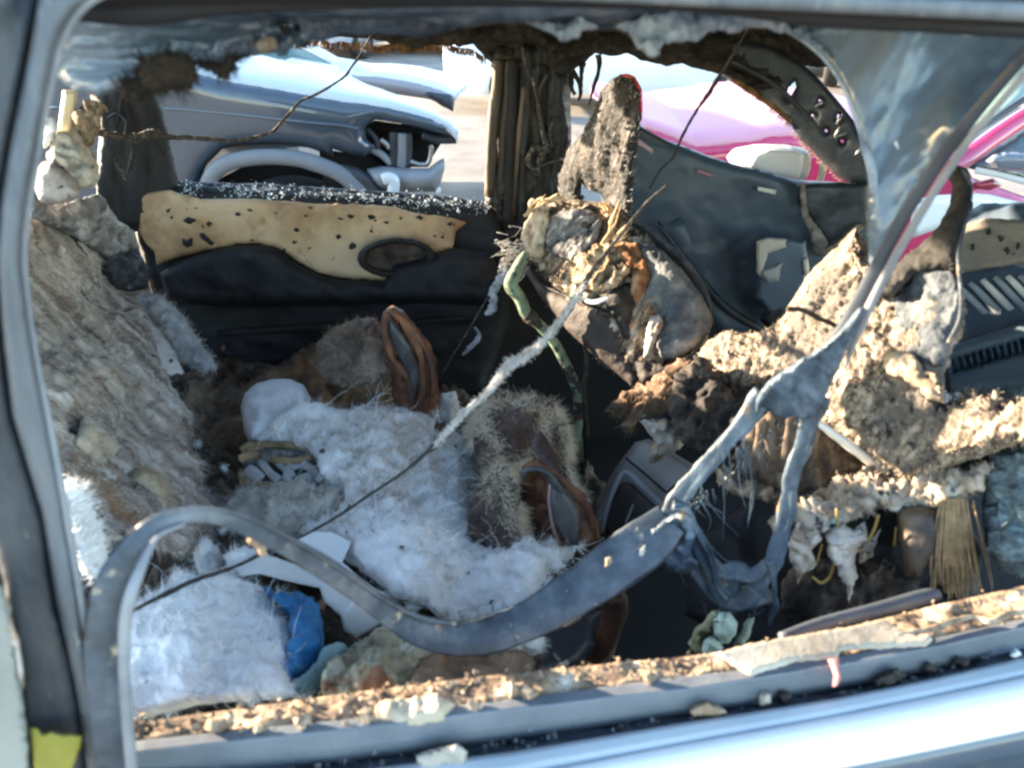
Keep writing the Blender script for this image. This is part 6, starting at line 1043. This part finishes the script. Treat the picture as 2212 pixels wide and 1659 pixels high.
tube('wheel_arch_flare', [p + (YS - .05, 17) for p in t(0, 0, [(1330, 1300), (1350, 1180), (1400, 1100), (1480, 1050), (1600, 1022), (1760, 1012), (1950, 1030), (2120, 1085)]) + t(0, 1, [(0, 1130), (90, 1200), (170, 1280)])], K['flare'], suv, flat=.7)
wc = P(640, 520, YS + .12); wheel('wheel', (wc.x, wc.y, .38), .37, .26, suv, 36)
blob('wheel_well', t(0, 0, [(1380, 1320), (1430, 1150), (1600, 1060), (1850, 1050), (2100, 1130), (2212, 1200)]) + t(0, 1, [(120, 1320)]), YS + .28, K['void'], suv, front=.01, back=.05, edge=20, step=12, rough=0)
blob('arch_liner', t(0, 1, [(-150, 960), (60, 990), (160, 940), (270, 1080), (330, 1290), (-100, 1330)]), YS + .12, K['void'], suv, front=.01, back=.05, edge=12, step=10, rough=0)
tube('panel_gap', [p + (YS - .052, 1.6) for p in t(0, 0, [(1075, 600), (1085, 720), (1100, 860), (1120, 1020), (1140, 1180)])], K['void'], suv, flat=.5)
# the open nose: frame pieces, bracket, beam
blob('nose_cavity', t(0, 1, [(150, 820), (215, 775), (420, 805), (640, 860), (740, 880), (745, 900), (640, 930), (590, 1010), (560, 1080), (250, 1080), (160, 930)]), YS + .16, K['void'], suv, front=.01, back=.3, edge=14, step=9, rough=.4)
for q, r_, mm in (([(330, 850), (335, 960), (340, 1080)], 9, 'metal_dk'), ([(395, 860), (395, 980), (390, 1090)], 12, 'plastic_grey'), ([(430, 860), (430, 960), (420, 1080)], 9, 'metal_dk'), ([(250, 900), (290, 930), (310, 960)], 6, 'steel'), ([(440, 1040), (500, 1060), (560, 1050), (580, 960), (570, 940)], 5, 'steel'), ([(520, 870), (620, 900), (740, 900)], 9, 'metal_dk'), ([(180, 960), (260, 1000), (320, 1060)], 8, 'plastic_grey'), ([(160, 830), (220, 900), (230, 960)], 7, 'metal_dk')):
    tube('frame_piece', [p + (YS + .06, r_) for p in t(0, 1, q)], K[mm], suv, flat=.7)
blob('bumper_beam', t(0, 1, [(160, 1090), (260, 1075), (400, 1085), (560, 1085), (620, 1040), (660, 1020), (665, 1090), (640, 1180), (610, 1240), (400, 1240), (240, 1230), (180, 1180)]), YS + .02, K['plastic_grey'], suv, front=.08, back=.2, edge=30, step=8, rough=.4, relief=[('n', 9, .01)], seed=113)
blob('bumper_corner', t(0, 1, [(0, 1060), (100, 1080), (180, 1130), (250, 1210), (300, 1290), (100, 1300), (40, 1180)]), YS - .02, K['plastic_dark'], suv, front=.04, back=.1, edge=20, step=8, rough=.4, seed=114)
tube('tow_bracket', [p + (YS - .08, 13) for p in t(0, 1, [(265, 1160), (300, 1150), (335, 1170), (330, 1260)])], K['lamp_clear'], suv, flat=.6)
blob('fog_lamp', t(0, 1, oval(625, 1235, 18, 28)), YS - .08, K['lamp_clear'], suv, front=.02, back=.03, edge=6, step=4)
# cabin of the SUV, mostly behind the film
cb0 = P(380, 150, YS)
V, F = loft(dens_st([(-.05 + cb0.x, .95, .98, .80, YS + .9), (-.55 + cb0.x, .95, 1.45, .74, YS + .9), (-.9 + cb0.x, .95, 1.66, .70, YS + .9), (-2.6 + cb0.x, .95, 1.68, .68, YS + .9), (-3.1 + cb0.x, .95, 1.2, .74, YS + .9)]), CABP, lambda s: s, True)
obj('cabin', V, F, K['win'], suv)
MB().box((cb0.x - 1.5, YS + .9, .62), (3.0, 1.7, .62)).build('rear_body', K['suv'], suv)
for k in range(1): wheel('wheel', (cb0.x - 2.2, YS + .12, .38), .37, .26, suv, 30)
mr = blob('mirror', t(0, 0, [(1112, 530), (1125, 505), (1150, 520), (1172, 560), (1160, 585), (1130, 575)]), YS - .12, K['lamp_clear'], suv, front=.03, back=.06, edge=8, step=4, rough=0)
# vehicles behind it
z = lambda u, v, Y: P(u, v, Y)
wp = thing('white_sedan', 'white damaged car nosing out just behind the dark vehicle', 'car', P(860, 260, 6.0))
YW = 5.6
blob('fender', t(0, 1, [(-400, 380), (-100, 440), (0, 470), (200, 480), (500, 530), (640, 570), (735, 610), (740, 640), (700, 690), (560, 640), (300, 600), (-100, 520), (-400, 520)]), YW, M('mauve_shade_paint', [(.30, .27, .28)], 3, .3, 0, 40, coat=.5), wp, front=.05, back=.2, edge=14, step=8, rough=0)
blob('nose_opening', t(0, 1, [(560, 590), (700, 610), (730, 640), (720, 720), (640, 680), (540, 610)]), YW - .05, K['metal_dk'], wp, front=.03, back=.2, edge=8, step=6, rough=.8)
HL2 = t(0, 1, [(-400, 400), (0, 472), (200, 476), (380, 496), (540, 535), (650, 570), (738, 608)])
V = []; F = []; ns = 8; hc = dens(HL2, 14, False)
for a in hc:
    b_ = P(a[0], a[1], YW - .02)
    for k in range(ns + 1):
        s = k / ns; V.append((b_.x + .05 * math.sin(math.pi * s), b_.y + 1.5 * s, b_.z + .05 * math.sin(math.pi * s) ** .8 - .13 * s))
for i in range(len(hc) - 1):
    for k in range(ns): q = i * (ns + 1) + k; F.append((q, q + ns + 1, q + ns + 2, q + 1))
n0 = len(V); V += [(a, b, c - .03) for a, b, c in V]; F += [tuple(n0 + i for i in f[::-1]) for f in F]
for i in range(len(hc) - 1): q = i * (ns + 1); F.append((q, q + ns + 1, n0 + q + ns + 1, n0 + q)[::-1])
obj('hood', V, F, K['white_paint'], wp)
tube('windscreen_pillar', [p + (YW + .1, 9) for p in t(0, 0, [(1890, 250), (2040, 320), (2212, 410)]) + t(0, 1, [(60, 410), (200, 475)])], K['white_paint'], wp, flat=.7)
blob('windscreen', t(0, 0, [(1560, 300), (1900, 260), (2040, 335), (2212, 430), (2212, 500), (1900, 470), (1650, 460)]), YW + .25, M('teal_glass', [(.10, .20, .23)], 4, .1, 0, 40), wp, front=.03, back=.04, edge=30, step=10, rough=0)
blob('parcel', t(0, 0, [(1505, 400), (1640, 385), (1720, 440), (1730, 500), (1600, 520), (1500, 510)]), YS + 1.0, K['white_cloth'], None, front=.06, back=.1, edge=12, step=7, rough=.8, label='white crumpled parcel on the base of the dark vehicle windscreen', cat='parcel')
wb = MB().box((P(800, 350, YW + .5).x - 1.7, YW + .8, .55), (3.2, 1.5, .55)).build('rear_body', K['white_paint'], wp)
wheel('wheel', (P(800, 350, YW).x - .9, YW + .14, .33), .33, .22, wp, 20)
# red car beyond the far front door, its nose to the left
YR = 3.3
red = thing('red_car', 'pink red car with a hood painted pale for glare beyond the far front door', 'car', P(1700, 380, YR))
HR_ = t(0, 1, [(1925, 790), (2000, 805), (2100, 840), (2212, 885)]) + t(0, 2, [(100, 925), (300, 900), (450, 888), (560, 858), (720, 845), (1100, 870), (1500, 930), (1800, 1010)])
fo = HR_ + t(0, 2, [(1880, 1150), (2300, 1300), (2700, 1380), (2700, 1700), (300, 1700)]) + t(0, 1, [(2000, 1250), (1920, 950)])
blob('fender', fo, YR, K['red_paint'], red, front=.05, back=.15, edge=40, step=12, rough=0, seed=121)
V = []; F = []; ns = 12; hc = dens(HR_, 12, False)
for a in hc:
    b_ = P(a[0], a[1], YR - .03); nose = min(1, max(0, (a[0] - 1380) / 160))
    for k in range(ns + 1):
        s = k / ns; V.append((b_.x - .12 * math.sin(math.pi * s) * (1 - nose), b_.y + 1.6 * s, b_.z + (.04 + .05 * nose) * math.sin(math.pi * s) ** .8 - .04 * s))
for i in range(len(hc) - 1):
    for k in range(ns): q = i * (ns + 1) + k; F.append((q, q + ns + 1, q + ns + 2, q + 1))
n0 = len(V); V += [(a, b, c - .03) for a, b, c in V]; F += [tuple(n0 + i for i in f[::-1]) for f in F]
for i in range(len(hc) - 1): q = i * (ns + 1); F.append((q, q + ns + 1, n0 + q + ns + 1, n0 + q)[::-1])
for k in range(ns): F.append((k, k + 1, n0 + k + 1, n0 + k)[::-1])
obj('hood', V, F, K['pale_red'], red)
wheel('wheel', (P(1560, 420, YR).x, YR + .15, .33), .33, .22, red, 24)
tube('windscreen_pillar', [p + (YR - .05 + k * .06, 20) for k, p in enumerate(t(0, 2, [(1700, 1110), (1850, 1010), (2030, 880), (2212, 760), (2500, 590), (2800, 470)]))], K['red_paint'], red, flat=.7)
tube('windscreen_seal', [p + (YR - .10 + k * .06, 7) for k, p in enumerate(t(0, 2, [(1780, 960), (1860, 870), (2030, 760), (2212, 640), (2500, 480)]))], K['plastic_dark'], red)
blob('windscreen', t(0, 2, [(1780, 960), (1860, 860), (2212, 640), (2500, 480), (2800, 300), (2500, 100), (2100, 380), (1900, 600), (1700, 800)]), [(2050, 330, YR + .3), (2300, 250, YR + .6), (2200, 120, YR + .9), (2060, 250, YR + .9)], K['win_pale'], red, front=.02, back=.03, edge=14, step=12, rough=0)
blob('cabin_side', t(0, 2, [(1820, 1080), (2050, 940), (2212, 830), (2500, 660), (2800, 560), (2800, 1300), (2300, 1200), (1950, 1110)]), [(2060, 380, YR + .06), (2300, 300, YR + .2), (2300, 420, YR + .1)], K['win'], red, front=.02, back=.1, edge=10, step=12, rough=0)
mm_ = blob('mirror', t(0, 2, [(1960, 1040), (2010, 1000), (2090, 980), (2212, 985), (2350, 1000), (2350, 1090), (2212, 1110), (2050, 1100)]), YR - .18, M('grey_mirror_shell', [(.12, .13, .15)], 6, .3, 0, 40, coat=.4), red, front=.06, back=.1, edge=14, step=6, rough=0)
tube('mirror_underside', [p + (YR - .2, 7) for p in t(0, 2, [(1900, 1100), (2060, 1130), (2212, 1170), (2350, 1200)])], M('pale_underside', [(.5, .47, .42)], 8, .5), red, flat=.6)
blob('pale_fender', t(0, 2, [(1480, 1290), (1660, 1260), (1860, 1250), (2000, 1260), (2212, 1310), (2500, 1360), (2500, 1420), (2212, 1400), (1860, 1390), (1660, 1480), (1480, 1540)]), YR - .3, K['white_paint'], red, front=.04, back=.06, edge=12, step=8, rough=0)
blob('bumper_patch', t(0, 2, [(1880, 1180), (2010, 1150), (2070, 1200), (1990, 1230), (1890, 1220)]), YR - .12, M('dark_red_patch', [(.25, .012, .03)], 6, .3, 0, 40, coat=.4), red, front=.03, back=.04, edge=10, step=6, rough=0)
# parked cars farther off
def parked(name, label, u, v, Y, face, paint, glass='win', rot=0, group='cars parked across the yard', sc=1.0, suv_=False):
    c = P(u, v, Y); h = 1.75 if suv_ else 1.45
    b = [(-2.2, .35, .72, .72, 0), (-2.1, .25, .80, .84, 0), (-1.2, .24, .95, .89, 0), (0, .24, 1.0 if suv_ else .95, .90, 0), (1.2, .24, .95, .88, 0), (2.0, .26, .90, .82, 0), (2.15, .36, .80, .72, 0)]
    cb = [(-1.25, .85, .93, .78, 0), (-.55, .88, h - .08, .68, 0), (0, .9, h, .66, 0), (.8, .9, h - .05, .66, 0), (1.75, .86, .96, .74, 0)]
    e = car_like(name, label, 'car', b, cb, K[paint], [(-1.35, .8), (1.35, .8)], K[glass], group, lamps=[(-2.12, .6, .68, .12, .34, .13, 'lamp_clear', 'headlight'), (-2.12, -.6, .68, .12, .34, .13, 'lamp_clear', 'headlight'), (2.1, .62, .78, .12, .3, .16, 'lamp_red', 'tail_light'), (2.1, -.62, .78, .12, .3, .16, 'lamp_red', 'tail_light')], rot=rot, at=(c.x, Y, 0))
    return e
parked('parked_car', 'white car with alloy wheels standing right of the passenger headrest', 1330, 200, 10.8, 1, 'white_paint', rot=R(4), suv_=True)
parked('parked_car', 'red car at the back above the glare pale hood', 1690, 150, 14.5, 1, 'red_paint', rot=R(-24))
parked('parked_car', 'silver car parked far beyond the arched pillar', 1900, 200, 13.5, 1, 'silver', rot=R(70))
parked('parked_car', 'white car at the back just left of the centre pillar', 1010, 120, 19.0, 1, 'white_paint', rot=R(72))
parked('parked_car', 'silver car at the back above the white sedan hood', 790, 120, 18.0, 1, 'silver', rot=R(66))
parked('parked_car', 'red car at the back seen through the melted fringe of the rear window', 610, 90, 17.5, 1, 'red_paint', rot=R(70))
parked('parked_car', 'white car far back in the gap right of the centre pillar', 1490, 100, 20.0, 1, 'white_paint', rot=R(80))
